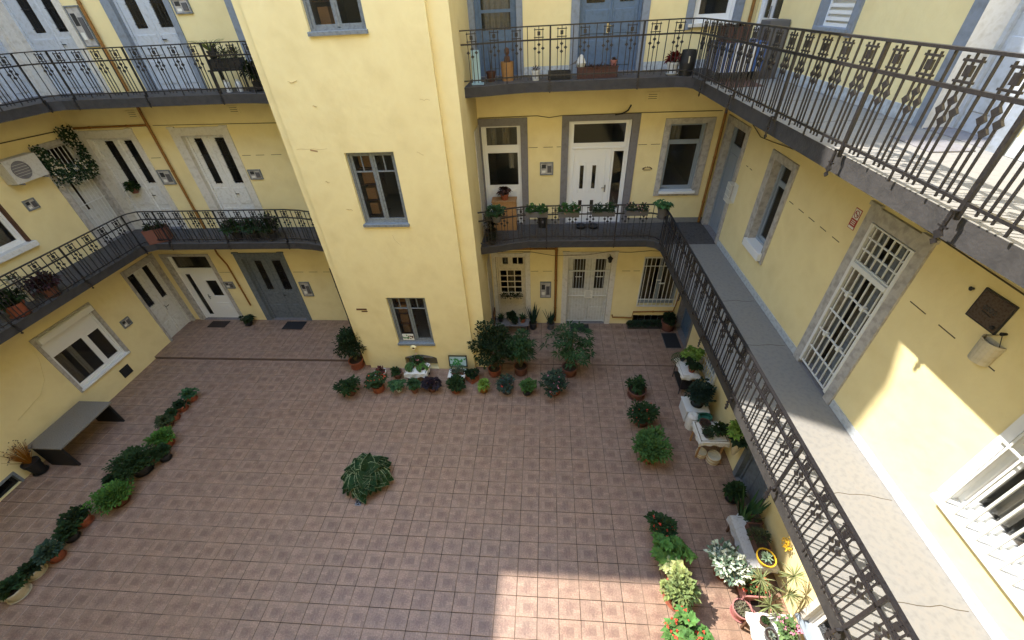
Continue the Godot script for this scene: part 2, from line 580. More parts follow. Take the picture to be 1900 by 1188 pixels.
func _tile(g: G, at: Vector3, kind: int, tone: float, warm: float, flip := 0) -> void:
	g.col = Color(tone * warm, tone, tone / warm)
	var w := TILE_W * 0.5 - 0.0045
	var d := TILE_D * 0.5 - 0.0045
	var e := 0.003
	var o := Vector2((kind % 2) * 0.5 + 0.004, (kind / 2) * 0.5 + 0.004)
	var s := Vector2(0.492, 0.492)
	if flip & 1:
		o.x += s.x
		s.x = -s.x
	if flip & 2:
		o.y += s.y
		s.y = -s.y
	g.quadn(at + Vector3(-w + e, 0, -d + e), at + Vector3(w - e, 0, -d + e), at + Vector3(w - e, 0, d - e), at + Vector3(-w + e, 0, d - e), Vector3.UP, o, o + s)
	for q in [[Vector3(-w, 0, -d), Vector3(w, 0, -d), Vector3(0, 0, -1)], [Vector3(w, 0, -d), Vector3(w, 0, d), Vector3(1, 0, 0)], [Vector3(w, 0, d), Vector3(-w, 0, d), Vector3(0, 0, 1)], [Vector3(-w, 0, d), Vector3(-w, 0, -d), Vector3(-1, 0, 0)]]:
		var a: Vector3 = q[0]
		var b: Vector3 = q[1]
		var ai := Vector3(a.x - signf(a.x) * e, 0, a.z - signf(a.z) * e)
		var bi := Vector3(b.x - signf(b.x) * e, 0, b.z - signf(b.z) * e)
		g.quadn(at + ai, at + bi, at + b + Vector3(0, -0.0075, 0), at + a + Vector3(0, -0.0075, 0), (q[2] + Vector3.UP).normalized(), o, o + s * 0.1)

# ------------------------------------------------------------------ doors and windows
# d: t kind, r hole [u0, v0, u1, v1], dp reveal depth, m leaf material, fr frame material, fw frame width, leaves, panes, panels, bars, sur, sill, cur, hd
func opening(p: Node3D, d: Dictionary) -> void:
	var r: Array = d.r
	var dp: float = d.get("dp", 0.14)
	var fr: String = d.get("fr", d.m)
	var fw: float = d.get("fw", 0.05)
	var th: float = d.get("th", 0.035)
	var g := G.new()
	var zf := -dp + 0.035
	for q in [[r[0], r[1], r[0] + fw, r[3]], [r[2] - fw, r[1], r[2], r[3]], [r[0] + fw, r[3] - fw, r[2] - fw, r[3]]]:
		g.span(Vector3(q[0], q[1], zf - 0.06), Vector3(q[2], q[3], zf))
	if d.t == "window":
		g.span(Vector3(r[0] + fw, r[1], zf - 0.06), Vector3(r[2] - fw, r[1] + fw, zf))
	var o := part(p, d.t, g, fr)
	if d.has("lb"):
		o.set_meta("label", d.lb)
	var inner := [r[0] + fw, r[1] + (fw if d.t == "window" else 0.004), r[2] - fw, r[3] - fw]
	var panes: Array = d.get("panes", [])
	for lf in d.get("leaves", [inner]):
		var lg := G.new()
		var mine := []
		for q in panes:
			if q[0] >= lf[0] - 0.001 and q[2] <= lf[2] + 0.001 and q[1] >= lf[1] - 0.001 and q[3] <= lf[3] + 0.001:
				mine.append(q)
		lg.sheet([lf[0] + 0.003, lf[1], lf[2] - 0.003, lf[3]], mine, -dp, th)
		for e in [lf[0] + 0.003, lf[2] - 0.003]:
			lg.quadn(Vector3(e, lf[1], -dp), Vector3(e, lf[3], -dp), Vector3(e, lf[3], -dp - th), Vector3(e, lf[1], -dp - th), Vector3.RIGHT * (-1.0 if e == lf[0] + 0.003 else 1.0))
		part(o, "leaf" if d.t == "door" else "sash", lg, d.m)
	for q in panes:
		sbox(o, "pane", Vector3(q[0], q[1], -dp - th * 0.5 - 0.004), Vector3(q[2], q[3], -dp - th * 0.5), "glass")
	for q in d.get("panels", []):
		var pg := G.new()
		var ph: float = q[4] if q.size() > 4 else 0.014
		var c := Vector3((q[0] + q[2]) * 0.5, -dp + ph * 0.5 - 0.001, -(q[1] + q[3]) * 0.5)
		pg.bevel_box(c, Vector3(q[2] - q[0], ph, q[3] - q[1]), ph * 0.7)
		part(o, "panel", pg, d.m, Vector3.ZERO, Basis(Vector3.RIGHT, PI / 2))
	var bz: float = d.get("bz", -dp + 0.03)
	for q in d.get("bars", []):
		var bw: float = q[4] if q.size() > 4 else 0.014
		var vert: bool = absf(q[2] - q[0]) < absf(q[3] - q[1])
		if vert:
			sbox(o, "grille_bar", Vector3(q[0] - bw * 0.5, q[1], bz - bw * 0.5), Vector3(q[0] + bw * 0.5, q[3], bz + bw * 0.5), d.get("bm", "iron"))
		else:
			sbox(o, "grille_rail", Vector3(q[0], q[1] - bw * 0.5, bz - bw * 0.7), Vector3(q[2], q[1] + bw * 0.5, bz + bw * 0.6), d.get("bm", "iron"))
	for q in d.get("cur", []):
		curtain(o, q, -dp - 0.16)
	for q in d.get("hd", []):
		var hg := G.new()
		hg.box(Vector3(q[0], q[1], -dp + 0.006), Vector3(0.04, 0.2, 0.012))
		hg.bar(Vector3(q[0], q[1] + 0.03, -dp + 0.04), Vector3(q[0] + q[2], q[1] + 0.03, -dp + 0.04), 0.018)
		hg.bar(Vector3(q[0], q[1] + 0.03, -dp), Vector3(q[0], q[1] + 0.03, -dp + 0.045), 0.018)
		part(o, "handle", hg, d.get("hm", "steel"))
	if d.t == "door":
		sbox(o, "threshold", Vector3(r[0] + 0.002, r[1] + 0.001, -dp - 0.002), Vector3(r[2] - 0.002, r[1] + 0.007, 0.012), "gray_trim")
	# the room behind the panes
	var rg := G.new()
	var a := Vector3(r[0] - 0.03, r[1] - 0.03, -dp * 0.6 - 0.02)
	var b := Vector3(r[2] + 0.03, r[3] + 0.03, -dp - d.get("room", 3.2))
	rg.quadn(Vector3(a.x, a.y, b.z), Vector3(b.x, a.y, b.z), Vector3(b.x, b.y, b.z), Vector3(a.x, b.y, b.z), Vector3(0, 0, 1))
	rg.quadn(a, Vector3(b.x, a.y, a.z), Vector3(b.x, a.y, b.z), Vector3(a.x, a.y, b.z), Vector3.UP)
	rg.quadn(Vector3(a.x, b.y, a.z), Vector3(b.x, b.y, a.z), b, Vector3(a.x, b.y, b.z), Vector3.DOWN)
	rg.quadn(a, Vector3(a.x, b.y, a.z), Vector3(a.x, b.y, b.z), Vector3(a.x, a.y, b.z), Vector3.RIGHT)
	rg.quadn(Vector3(b.x, a.y, a.z), Vector3(b.x, b.y, a.z), b, Vector3(b.x, a.y, b.z), Vector3.LEFT)
	part(o, "room_lining", rg, "room")
	if d.has("sur"):  # [u0, v0, u1, v1, material, bottom, ears]
		var s: Array = d.sur
		var sg := G.new()
		var pr := 0.03
		sg.span(Vector3(s[0], s[1], -0.01), Vector3(r[0], s[3], pr))
		sg.span(Vector3(r[2], s[1], -0.01), Vector3(s[2], s[3], pr))
		sg.span(Vector3(r[0], r[3], -0.01), Vector3(r[2], s[3], pr))
		if s[5]:
			sg.span(Vector3(r[0], s[1], -0.01), Vector3(r[2], r[1], pr))
		part(o, "surround", sg, s[4])
		sg = G.new()
		for k in [[r[0], 1.0], [r[2], -1.0]]:
			sg.quadn(Vector3(k[0] + 0.003 * k[1], r[1], pr), Vector3(k[0] + 0.003 * k[1], r[3], pr), Vector3(k[0] + 0.003 * k[1], r[3], zf), Vector3(k[0] + 0.003 * k[1], r[1], zf), Vector3.RIGHT * k[1])
		sg.quadn(Vector3(r[0], r[3] - 0.003, pr), Vector3(r[2], r[3] - 0.003, pr), Vector3(r[2], r[3] - 0.003, zf), Vector3(r[0], r[3] - 0.003, zf), Vector3.DOWN)
		part(o, "reveal", sg, d.get("rev", s[4]))
		sg = G.new()
		if s[6]:
			for e in [[s[0] - 0.02, s[0] + 0.2], [s[2] - 0.2, s[2] + 0.02]]:
				sg.span(Vector3(e[0], s[3] + 0.001, -0.01), Vector3(e[1], s[3] + 0.05, pr + 0.02))
			sg.span(Vector3(s[0] + 0.2, s[3] + 0.001, -0.01), Vector3(s[2] - 0.2, s[3] + 0.022, pr + 0.012))
			part(o, "cornice", sg, s[4])
	if d.has("sill"):  # [u0, u1, v top, height, out, material]
		var s: Array = d.sill
		var sg := G.new()
		sg.bevel_box(Vector3((s[0] + s[1]) * 0.5, s[2] + 0.005 - s[3] * 0.5, (s[4] - dp) * 0.5), Vector3(s[1] - s[0], s[3], s[4] + dp), 0.008)
		part(o, "sill", sg, s[5])

func curtain(o: Node, q: Array, z: float) -> void:
	var g := G.new()
	var n := int((q[2] - q[0]) / 0.03) + 2
	for i in n:
		var a: float = lerpf(q[0], q[2], float(i) / n)
		var b: float = lerpf(q[0], q[2], float(i + 1) / n)
		var za := z + sin(i * 1.3) * 0.025
		var zb := z + sin((i + 1) * 1.3) * 0.025
		g.quadn(Vector3(a, q[1], za), Vector3(b, q[1], zb), Vector3(b, q[3], zb), Vector3(a, q[3], za), Vector3(za - zb, 0, b - a).normalized())
	part(o, "curtain", g, q[4])

func vbars(u0: float, u1: float, v0: float, v1: float, n: int, w := 0.014) -> Array:
	var out := []
	for i in n:
		var u := lerpf(u0, u1, (i + 0.5) / n)
		out.append([u, v0, u, v1, w])
	return out

func old_double_door(base: float, u0: float, u1: float, top: float, s0: float, s1: float, m: String, sm: String, gl: Array, ears := true, base_surround := true) -> Dictionary:
	# pair of tall leaves, each with a narrow barred light; gl = [left light u0, u1, right light u0, u1, v0, v1]
	var mid: float = (gl[1] + gl[2]) * 0.5
	var f := 0.06
	var lp := [[gl[0], gl[4], gl[1], gl[5]], [gl[2], gl[4], gl[3], gl[5]]]
	var pn := []
	for e in [[u0 + f + 0.07, mid - 0.07], [mid + 0.07, u1 - f - 0.07]]:
		pn.append([e[0], base + 0.12, e[1], base + 0.62])
		pn.append([e[0], base + 0.74, e[1], gl[4] - 0.12])
	pn.append([mid - 0.03, base + 0.02, mid + 0.03, top - f - 0.02, 0.022])
	var br := []
	for e in lp:
		br.append_array(vbars(e[0], e[2], e[1], e[3], 3, 0.012))
		for k in 4:
			var y: float = lerpf(e[1] + 0.08, e[3] - 0.08, k / 3.0)
			br.append([e[0], y, e[2], y, 0.012])
	return {"t": "door", "r": [u0, base, u1, top], "dp": 0.13, "m": m, "fw": f, "leaves": [[u0 + f, base + 0.004, mid, top - f], [mid, base + 0.004, u1 - f, top - f]], "panes": lp, "panels": pn, "bars": br, "bz": -0.115, "hd": [[mid + 0.09, base + 1.02, 0.1]], "hm": "black", "sur": [s0, base, s1, top + 0.19, sm, false, ears]}

func wing(label: String, origin: Vector3, turn: float, span: Array, list: Array, height: float) -> Node3D:
	var w := thing("courtyard_wing", label, "building", origin, turn, "wings around the courtyard")
	var holes := []
	for d in list:
		holes.append(d.r + [d.get("dp", 0.14) + 0.03])
	var g := G.new()
	g.sheet([span[0], -0.05, span[1], height], holes, 0.0, 0.2)
	# rear and ends close the wall body
	g.quadn(Vector3(span[0], -0.05, -5.0), Vector3(span[1], -0.05, -5.0), Vector3(span[1], height, -5.0), Vector3(span[0], height, -5.0), Vector3(0, 0, -1))
	g.quadn(Vector3(span[0], height, -5.0), Vector3(span[1], height, -5.0), Vector3(span[1], height, 0), Vector3(span[0], height, 0), Vector3.UP)
	for e in span:
		g.quadn(Vector3(e, -0.05, -5.0), Vector3(e, height, -5.0), Vector3(e, height, 0), Vector3(e, -0.05, 0), Vector3.RIGHT)
	part(w, "wall", g, "plaster")
	for d in list:
		opening(w, d)
	return w

func pipe(w: Node3D, pts: Array, r: float, m: String, called := "drain_pipe") -> void:
	var g := G.new()
	g.tube(pts, r, r, 8)
	if r > 0.02:
		for i in pts.size() - 1:
			var l: float = pts[i].distance_to(pts[i + 1])
			var dir: Vector3 = (pts[i + 1] - pts[i]).normalized()
			var n := int(l / 1.1)
			for k in n:
				var c: Vector3 = pts[i] + dir * (k + 0.5) * l / n
				g.tube([c - dir * 0.02, c + dir * 0.02], r + 0.008, r + 0.008, 8)
	part(w, called, g, m)

func wings() -> void:
	var eave := 16.5
	# ---------------- rear wing, u = x
	var L := []
	# ground floor
	L.append({"t": "door", "lb": "white plastic door with dark transom and side light", "r": [-12.76, 0.09, -11.26, 2.78], "dp": 0.12, "m": "pvc", "fw": 0.05, "leaves": [[-12.71, 0.1, -11.31, 2.73]], "panes": [[-12.66, 2.25, -11.36, 2.71], [-11.93, 1.09, -11.53, 1.74], [-12.56, 0.24, -12.37, 2.0]], "panels": [[-12.0, 0.28, -11.46, 0.8], [-11.9, 0.38, -11.56, 0.7, 0.024], [-11.8, 0.47, -11.66, 0.61, 0.032]], "hd": [[-12.14, 1.05, 0.1]], "sur": [-12.9, 0.09, -11.14, 2.86, "stone_trim", false, false], "cur": [[-12.7, 2.22, -12.2, 2.72, "beige_curtain"]]})
	L.append(old_double_door(0.09, -10.06, -8.70, 2.68, -10.26, -8.52, "gray_door", "gray_door", [-9.77, -9.53, -9.15, -8.85, 1.36, 2.52]))
	L.append({"t": "door", "lb": "cream panelled door with twelve small panes", "r": [-1.56, 0.03, -0.62, 2.70], "dp": 0.1, "m": "cream_paint", "fw": 0.05, "panes": grid_panes(-1.44, -0.76, 1.27, 2.12, 3, 4, 0.03) + [[-1.34, 2.36, -1.17, 2.6], [-1.02, 2.36, -0.87, 2.6], [-0.84, 2.36, -0.69, 2.6]], "panels": [[-1.46, 0.2, -0.74, 1.12]], "sur": [-1.68, 0.03, -0.46, 2.80, "white_trim", false, true], "cur": [[-1.25, 1.2, -0.98, 2.2, "beige_curtain"], [-1.4, 2.3, -1.1, 2.65, "curtain"]]})
	var dd := old_double_door(0.03, 0.75, 2.08, 2.63, 0.58, 2.25, "old_white", "white_trim", [0.92, 1.30, 1.62, 1.94, 1.40, 2.52])
	dd.bm = "white_iron"
	dd.bars = vbars(0.80, 2.03, 0.12, 2.58, 13, 0.012) + [[0.78, 2.12, 2.05, 2.12, 0.03], [0.78, 1.16, 2.05, 1.16, 0.03], [0.78, 0.1, 2.05, 0.1, 0.02], [0.78, 2.57, 2.05, 2.57, 0.02], [1.0, 1.9, 1.2, 1.9, 0.02], [1.65, 1.9, 1.88, 1.9, 0.02]]
	dd.bz = -0.06
	L.append(dd)
	L.append({"t": "window", "lb": "ground-floor window behind a white iron grille", "r": [3.10, 0.82, 4.30, 2.62], "dp": 0.16, "m": "gray_pvc", "fw": 0.04, "panes": [[3.18, 0.92, 3.66, 2.54], [3.74, 0.92, 4.22, 2.54]], "bars": vbars(3.10, 4.30, 0.80, 2.64, 9, 0.016) + [[3.07, 0.80, 4.33, 0.80, 0.03], [3.07, 2.64, 4.33, 2.64, 0.03], [3.08, 1.08, 4.32, 1.08, 0.018], [3.08, 2.34, 4.32, 2.34, 0.018], [3.0825, 0.80, 3.0825, 2.64, 0.03], [4.3175, 0.80, 4.3175, 2.64, 0.03], [3.55, 1.82, 3.7, 1.82, 0.03], [3.65, 1.70, 3.82, 1.70, 0.03]], "bz": 0.03, "bm": "white_iron", "cur": [[3.15, 0.9, 3.5, 2.5, "beige_curtain"], [3.9, 0.9, 4.25, 2.5, "beige_curtain"]]})
	L.append({"t": "window", "lb": "low cellar window with thin bars near the pavement", "r": [3.02, 0.07, 4.24, 0.40], "dp": 0.1, "m": "black", "fw": 0.03, "panes": [[3.08, 0.11, 3.6, 0.36], [3.66, 0.11, 4.18, 0.36]], "bars": vbars(3.1, 4.2, 0.08, 0.39, 5, 0.014), "bz": -0.03, "bm": "steel"})
	# first floor
	L.append(old_double_door(F1, -12.80, -11.46, 6.50, -13.1, -11.28, "white_paint", "white_trim", [-12.46, -12.20, -11.87, -11.55, 5.20, 6.40]))
	L.append(old_double_door(F1, -9.96, -8.74, 6.50, -10.22, -8.53, "white_paint", "white_trim", [-9.75, -9.52, -9.15, -8.84, 5.14, 6.40]))
	L.append({"t": "door", "lb": "white plastic window door with cooking pots inside", "r": [-1.68, F1, -0.64, 6.50], "dp": 0.10, "m": "pvc", "fw": 0.05, "panes": [[-1.55, 6.0, -0.74, 6.44], [-1.55, 4.93, -0.74, 5.80]], "panels": [[-1.5, 3.92, -0.8, 4.8, 0.01]], "sur": [-1.73, F1, -0.46, 6.68, "gray_trim", false, false], "cur": [[-1.58, 5.9, -1.3, 6.5, "curtain"], [-1.15, 5.9, -0.95, 6.5, "beige_curtain"], [-1.0, 5.35, -0.86, 5.9, "curtain"]]})
	L.append({"t": "door", "lb": "white plastic front door with transom and side light", "r": [0.60, F1, 2.18, 6.56], "dp": 0.09, "m": "pvc", "fw": 0.06, "leaves": [[0.66, F1 + 0.004, 2.12, 6.50]], "panes": [[0.74, 6.0, 2.05, 6.46], [1.82, 4.20, 2.07, 5.78], [0.95, 4.78, 1.05, 5.42], [1.28, 4.78, 1.38, 5.42], [0.95, 4.12, 1.05, 4.45], [1.28, 4.12, 1.38, 4.45]], "panels": [[0.88, 4.68, 0.94, 5.55, 0.012], [1.06, 4.68, 1.12, 5.5, 0.012], [1.21, 4.68, 1.27, 5.5, 0.012], [1.39, 4.68, 1.45, 5.55, 0.012], [1.735, 3.9, 1.775, 5.86, 0.02], [0.72, 5.84, 2.08, 5.90, 0.02], [0.76, 3.9, 0.79, 5.8, 0.012], [1.6, 3.9, 1.63, 5.8, 0.012]], "hd": [[1.66, 4.78, -0.1]], "sur": [0.42, F1, 2.37, 6.69, "gray_trim", false, false]})
	L.append({"t": "window", "lb": "gray framed window in a rough gray surround", "r": [3.13, 4.72, 4.02, 6.42], "dp": 0.13, "m": "gray_pvc", "fw": 0.045, "panes": [[3.20, 6.01, 3.95, 6.35], [3.23, 4.82, 3.92, 5.90]], "sur": [2.99, 4.58, 4.20, 6.55, "stone_trim", true, false], "sill": [3.12, 4.07, 4.72, 0.07, 0.09, "pvc"], "cur": [[3.18, 5.95, 3.5, 6.4, "curtain"]]})
	# second floor
	L.append(old_double_door(F2, -12.80, -11.42, 10.30, -13.1, -11.24, "pale_blue_door", "white_trim", [-12.46, -12.18, -11.84, -11.52, 8.90, 10.2]))
	L.append(old_double_door(F2, -10.02, -8.72, 10.30, -10.24, -8.58, "pale_blue_door", "blue_trim", [-9.78, -9.50, -9.17, -8.84, 8.88, 10.2]))
	L.append({"t": "door", "lb": "blue-gray window door behind the stair tower", "r": [-7.08, F2, -6.1, 10.2], "dp": 0.12, "m": "pale_blue_door", "panes": [[-6.9, 8.6, -6.3, 10.0]], "sur": [-7.26, F2, -5.92, 10.36, "blue_trim", false, false]})
	L.append({"t": "door", "lb": "dark teal glazed door with white lace curtain", "r": [-1.60, F2, -0.66, 10.2], "dp": 0.12, "m": "blue_door", "fw": 0.09, "panes": [[-1.46, 8.5, -0.80, 8.82], [-1.46, 8.88, -0.80, 9.5]], "panels": [[-1.4, 7.75, -0.86, 8.35]], "sur": [-1.73, F2, -0.52, 10.36, "blue_trim", false, false], "cur": [[-1.42, 8.4, -0.84, 9.6, "curtain"]]})
	var bd := old_double_door(F2, 0.73, 2.08, 10.2, 0.55, 2.24, "blue_door", "blue_trim", [0.88, 1.28, 1.60, 1.92, 8.90, 10.0])
	bd.hd = [[1.38, 8.45, 0.08]]
	bd.hm = "brass"
	L.append(bd)
	L.append({"t": "window", "lb": "white plastic window with lamp light behind it", "r": [3.18, 8.44, 4.04, 10.1], "dp": 0.10, "m": "pvc", "fw": 0.06, "panes": [[3.32, 8.60, 3.90, 9.9]], "sur": [3.03, 8.34, 4.20, 10.25, "blue_trim", false, false], "sill": [3.1, 4.1, 8.44, 0.06, 0.08, "white_trim"], "cur": [[3.3, 8.5, 3.5, 9.9, "beige_curtain"]]})
	var rear := wing("long yellow wing with white double doors behind the stair tower", Vector3(0, 0, -11.25), 0.0, [-14.0, 5.3], L, eave)
	var g := G.new()
	g.span(Vector3(-18.5, eave + 0.002, -8.0), Vector3(9.5, eave + 0.25, 2.13))
	part(rear, "roof", g, "roof_tile")
	pipe(rear, [Vector3(-10.70, 7.38, 0.07), Vector3(-10.70, F1 + 0.02, 0.07)], 0.035, "brown_pipe")
	pipe(rear, [Vector3(-10.72, 11.2, 0.07), Vector3(-10.72, F2 + 0.02, 0.07)], 0.035, "brown_pipe")
	pipe(rear, [Vector3(-13.0, 6.79, 0.05), Vector3(-10.78, 6.81, 0.05)], 0.028, "brown_pipe")
	pipe(rear, [Vector3(-10.76, 3.5, 0.06), Vector3(-10.75, 2.87, 0.06), Vector3(-10.62, 2.48, 0.06), Vector3(-10.57, 0.79, 0.06)], 0.026, "brown_pipe")
	pipe(rear, [Vector3(-1.2, 3.0, 0.08), Vector3(0.33, 2.99, 0.08)], 0.03, "brown_pipe")
	pipe(rear, [Vector3(0.36, 3.5, 0.08), Vector3(0.37, 0.2, 0.08)], 0.042, "brown_pipe")
	pipe(rear, [Vector3(2.31, 0.44, 0.05), Vector3(2.33, 0.34, 0.05), Vector3(2.98, 0.32, 0.05), Vector3(3.0, 0.57, 0.05), Vector3(4.30, 0.60, 0.05), Vector3(4.38, 1.2, 0.05), Vector3(4.40, 3.5, 0.05)], 0.026, "brown_pipe", "gas_pipe")
	pipe(rear, [Vector3(4.37, 7.38, 0.06), Vector3(4.38, F1 + 0.03, 0.06)], 0.036, "brown_pipe")
	pipe(rear, [Vector3(4.37, 11.3, 0.06), Vector3(4.37, F2 + 0.03, 0.06)], 0.036, "brown_pipe")
	pipe(rear, [Vector3(2.08, 6.9, 0.10), Vector3(2.02, 6.78, 0.09), Vector3(1.9, 6.71, 0.07), Vector3(1.72, 6.68, 0.05)], 0.018, "black", "cable_bundle")
	pipe(rear, [Vector3(-1.70, 6.70, 0.02), Vector3(-0.2, 6.71, 0.02), Vector3(0.1, 6.66, 0.02), Vector3(0.4, 6.70, 0.036), Vector3(2.4, 6.705, 0.036), Vector3(4.3, 6.69, 0.02)], 0.008, "crack", "cable")
	pipe(rear, [Vector3(-1.6, 2.86, 0.02), Vector3(-0.5, 2.88, 0.03), Vector3(0.3, 2.78, 0.13), Vector3(1.3, 2.76, 0.05), Vector3(1.95, 2.86, 0.05), Vector3(2.6, 2.82, 0.03), Vector3(3.2, 2.88, 0.03), Vector3(4.3, 2.80, 0.03)], 0.007, "crack", "cable")
	pipe(rear, [Vector3(-10.6, 6.79, 0.02), Vector3(-8.7, 6.77, 0.02), Vector3(-7.0, 6.75, 0.02)], 0.007, "crack", "cable")
	pipe(rear, [Vector3(-13.0, 3.08, 0.02), Vector3(-10.6, 3.1, 0.02), Vector3(-6.0, 3.08, 0.02)], 0.02, "brown_pipe", "conduit")
	score_lines(rear, 5.945, [[-0.44, -0.2], [-0.05, 0.2], [0.3, 0.41], [2.4, 2.62], [2.72, 2.95], [-11.2, -10.9], [-8.45, -8.2], [-8.05, -7.8], [-7.6, -7.3]])
	score_lines(rear, 2.15, [[-0.44, -0.2], [-0.05, 0.25], [2.45, 2.7], [2.8, 3.0], [-11.1, -10.7], [-8.45, -8.1], [-7.9, -7.6], [-7.4, -7.0]])
	sbox(rear, "skirting", Vector3(2.38, F1 + 0.005, 0.0), Vector3(4.48, F1 + 0.15, 0.012), "concrete")
	sbox(rear, "skirting", Vector3(-0.45, F1 + 0.005, 0.0), Vector3(0.41, F1 + 0.15, 0.012), "concrete")
	sbox(rear, "skirting", Vector3(-0.51, F2 + 0.005, 0.0), Vector3(0.54, F2 + 0.17, 0.012), "marble")
	sbox(rear, "skirting", Vector3(2.25, F2 + 0.005, 0.0), Vector3(4.48, F2 + 0.17, 0.012), "marble")

	# ---------------- left wing, u = -z
	L = []
	L.append(old_double_door(0.06, 10.05, 11.14, 2.72, 9.97, 11.24, "old_white", "stone_trim", [10.17, 10.42, 10.77, 10.98, 1.42, 2.62], false))
	L.append({"t": "window", "lb": "white plastic window with half-lowered roller shutter", "r": [7.06, 0.84, 8.62, 2.66], "dp": 0.08, "m": "pvc", "fw": 0.05, "panes": [[7.16, 0.95, 7.99, 1.98], [8.14, 0.98, 8.50, 1.92]], "panels": [[7.12, 2.02, 8.56, 2.42, 0.016]], "sill": [7.02, 8.66, 0.84, 0.05, 0.07, "pvc"], "sur": [6.98, 0.76, 8.70, 2.72, "stone_trim", true, false], "cur": [[7.2, 0.9, 7.45, 2.0, "beige_curtain"], [7.6, 0.9, 7.75, 2.0, "curtain"]]})
	L.append({"t": "window", "lb": "small cellar window at pavement level", "r": [4.16, 0.02, 4.70, 0.32], "dp": 0.1, "m": "black", "fw": 0.03, "panes": [[4.22, 0.07, 4.64, 0.28]], "sur": [4.1, 0.0, 4.76, 0.37, "gray_frame", false, false]})
	L.append({"t": "window", "lb": "wide brown-edged window with thick white sill", "r": [6.9, 4.72, 8.55, 6.3], "dp": 0.10, "m": "pvc", "fw": 0.06, "panes": [[7.02, 4.84, 7.7, 6.2], [7.8, 4.84, 8.44, 6.2]], "sill": [6.8, 8.64, 4.72, 0.13, 0.12, "white_paint"], "sur": [6.85, 4.72, 8.60, 6.35, "brown_wood", false, false], "cur": [[7.0, 4.8, 7.4, 6.2, "beige_curtain"], [8.1, 4.8, 8.45, 6.2, "beige_curtain"]]})
	L.append({"t": "door", "lb": "weathered plank door behind a white bar gate, vine above", "r": [10.16, F1, 11.10, 6.50], "dp": 0.16, "m": "old_white", "fw": 0.06, "panes": [[10.24, 5.92, 11.02, 6.42], [10.48, 4.75, 10.58, 5.75]], "panels": [[10.25, 3.9, 10.44, 5.7], [10.62, 3.9, 10.78, 5.7], [10.82, 3.9, 10.98, 5.7], [10.2, 5.80, 11.06, 5.88, 0.03]], "bars": vbars(10.2, 11.06, 3.85, 5.8, 8, 0.012) + vbars(10.3, 11.0, 5.9, 6.44, 6, 0.014) + [[10.2, 4.25, 11.06, 4.25, 0.016], [10.2, 4.95, 11.06, 4.95, 0.016], [10.2, 5.78, 11.06, 5.78, 0.02]], "bz": -0.05, "bm": "white_iron", "sur": [10.0, F1, 11.24, 6.62, "stone_trim", false, false]})
	L.append(old_double_door(F2, 10.12, 11.14, 10.2, 9.97, 11.24, "pale_blue_door", "white_trim", [10.24, 10.44, 10.79, 10.98, 8.9, 10.1], false))
	var left := wing("yellow wing with roller-shutter window and weathered doors above the black-legged bench", Vector3(-13.14, 0, 0), PI / 2, [-1.5, 11.25], L, eave)
	g = G.new()
	g.span(Vector3(-4.0, eave + 0.001, -6.0), Vector3(9.1, eave + 0.249, 0.49))
	part(left, "roof", g, "roof_tile")
	var sh := G.new()
	sh.bevel_box(Vector3(7.84, 2.60, 0.06), Vector3(1.54, 0.17, 0.16), 0.02)
	part(left, "shutter_box", sh, "pvc")
	pipe(left, [Vector3(5.5, 3.18, 0.02), Vector3(9.9, 3.08, 0.02), Vector3(11.2, 3.08, 0.02)], 0.012, "brown_pipe", "conduit")
	pipe(left, [Vector3(6.0, 6.95, 0.02), Vector3(9.5, 6.85, 0.02), Vector3(11.2, 6.78, 0.02)], 0.012, "crack", "cable")
	pipe(left, [Vector3(6.95, 2.7, 0.04), Vector3(6.85, 2.2, 0.02), Vector3(6.6, 1.7, 0.02), Vector3(6.3, 1.45, 0.02), Vector3(5.6, 1.3, 0.02)], 0.006, "plaster", "cable")

	# ---------------- right wing, u = z
	L = []
	L.append({"t": "door", "lb": "blue-gray ground-floor door by the doormat", "r": [-11.06, 0.03, -10.0, 2.65], "dp": 0.16, "m": "blue_door", "panels": [[-10.95, 0.2, -10.6, 1.0], [-10.46, 0.2, -10.12, 1.0], [-10.95, 1.15, -10.6, 2.4], [-10.46, 1.15, -10.12, 2.4]], "hd": [[-10.5, 1.05, 0.08]], "sur": [-11.2, 0.03, -9.9, 2.8, "gray_trim", false, false]})
	L.append({"t": "window", "lb": "low window behind a white bar grille", "r": [-8.66, 0.68, -7.74, 2.3], "dp": 0.14, "m": "gray_pvc", "panes": [[-8.58, 0.78, -8.24, 2.2], [-8.16, 0.78, -7.82, 2.2]], "bars": vbars(-8.66, -7.74, 0.66, 2.3, 7, 0.018) + [[-8.7, 0.66, -7.7, 0.66, 0.05], [-8.68, 1.0, -7.72, 1.0, 0.02], [-8.68, 1.35, -7.72, 1.35, 0.02], [-8.6875, 0.66, -8.6875, 2.3, 0.05], [-7.7125, 0.66, -7.7125, 2.3, 0.05]], "bz": 0.04, "bm": "white_iron"})
	L.append({"t": "door", "lb": "slate gray ground-floor door behind the sword plants", "r": [-5.52, 0.01, -4.64, 2.62], "dp": 0.12, "m": "gray_door", "panels": [[-5.42, 0.15, -5.12, 0.95], [-5.04, 0.15, -4.74, 0.95], [-5.42, 1.1, -5.12, 2.4], [-5.04, 1.1, -4.74, 2.4]], "sur": [-5.65, 0.01, -4.53, 2.75, "gray_door", false, false]})
	L.append({"t": "window", "lb": "ground-floor window with white plastic frame and gray lintel", "r": [-2.62, 0.4, -1.3, 2.2], "dp": 0.1, "m": "pvc", "panes": [[-2.5, 0.52, -2.0, 2.1], [-1.9, 0.52, -1.42, 2.1]], "sill": [-2.72, -1.2, 0.40, 0.07, 0.08, "gray_pvc"], "sur": [-2.72, 0.4, -1.2, 2.3, "white_trim", false, false]})
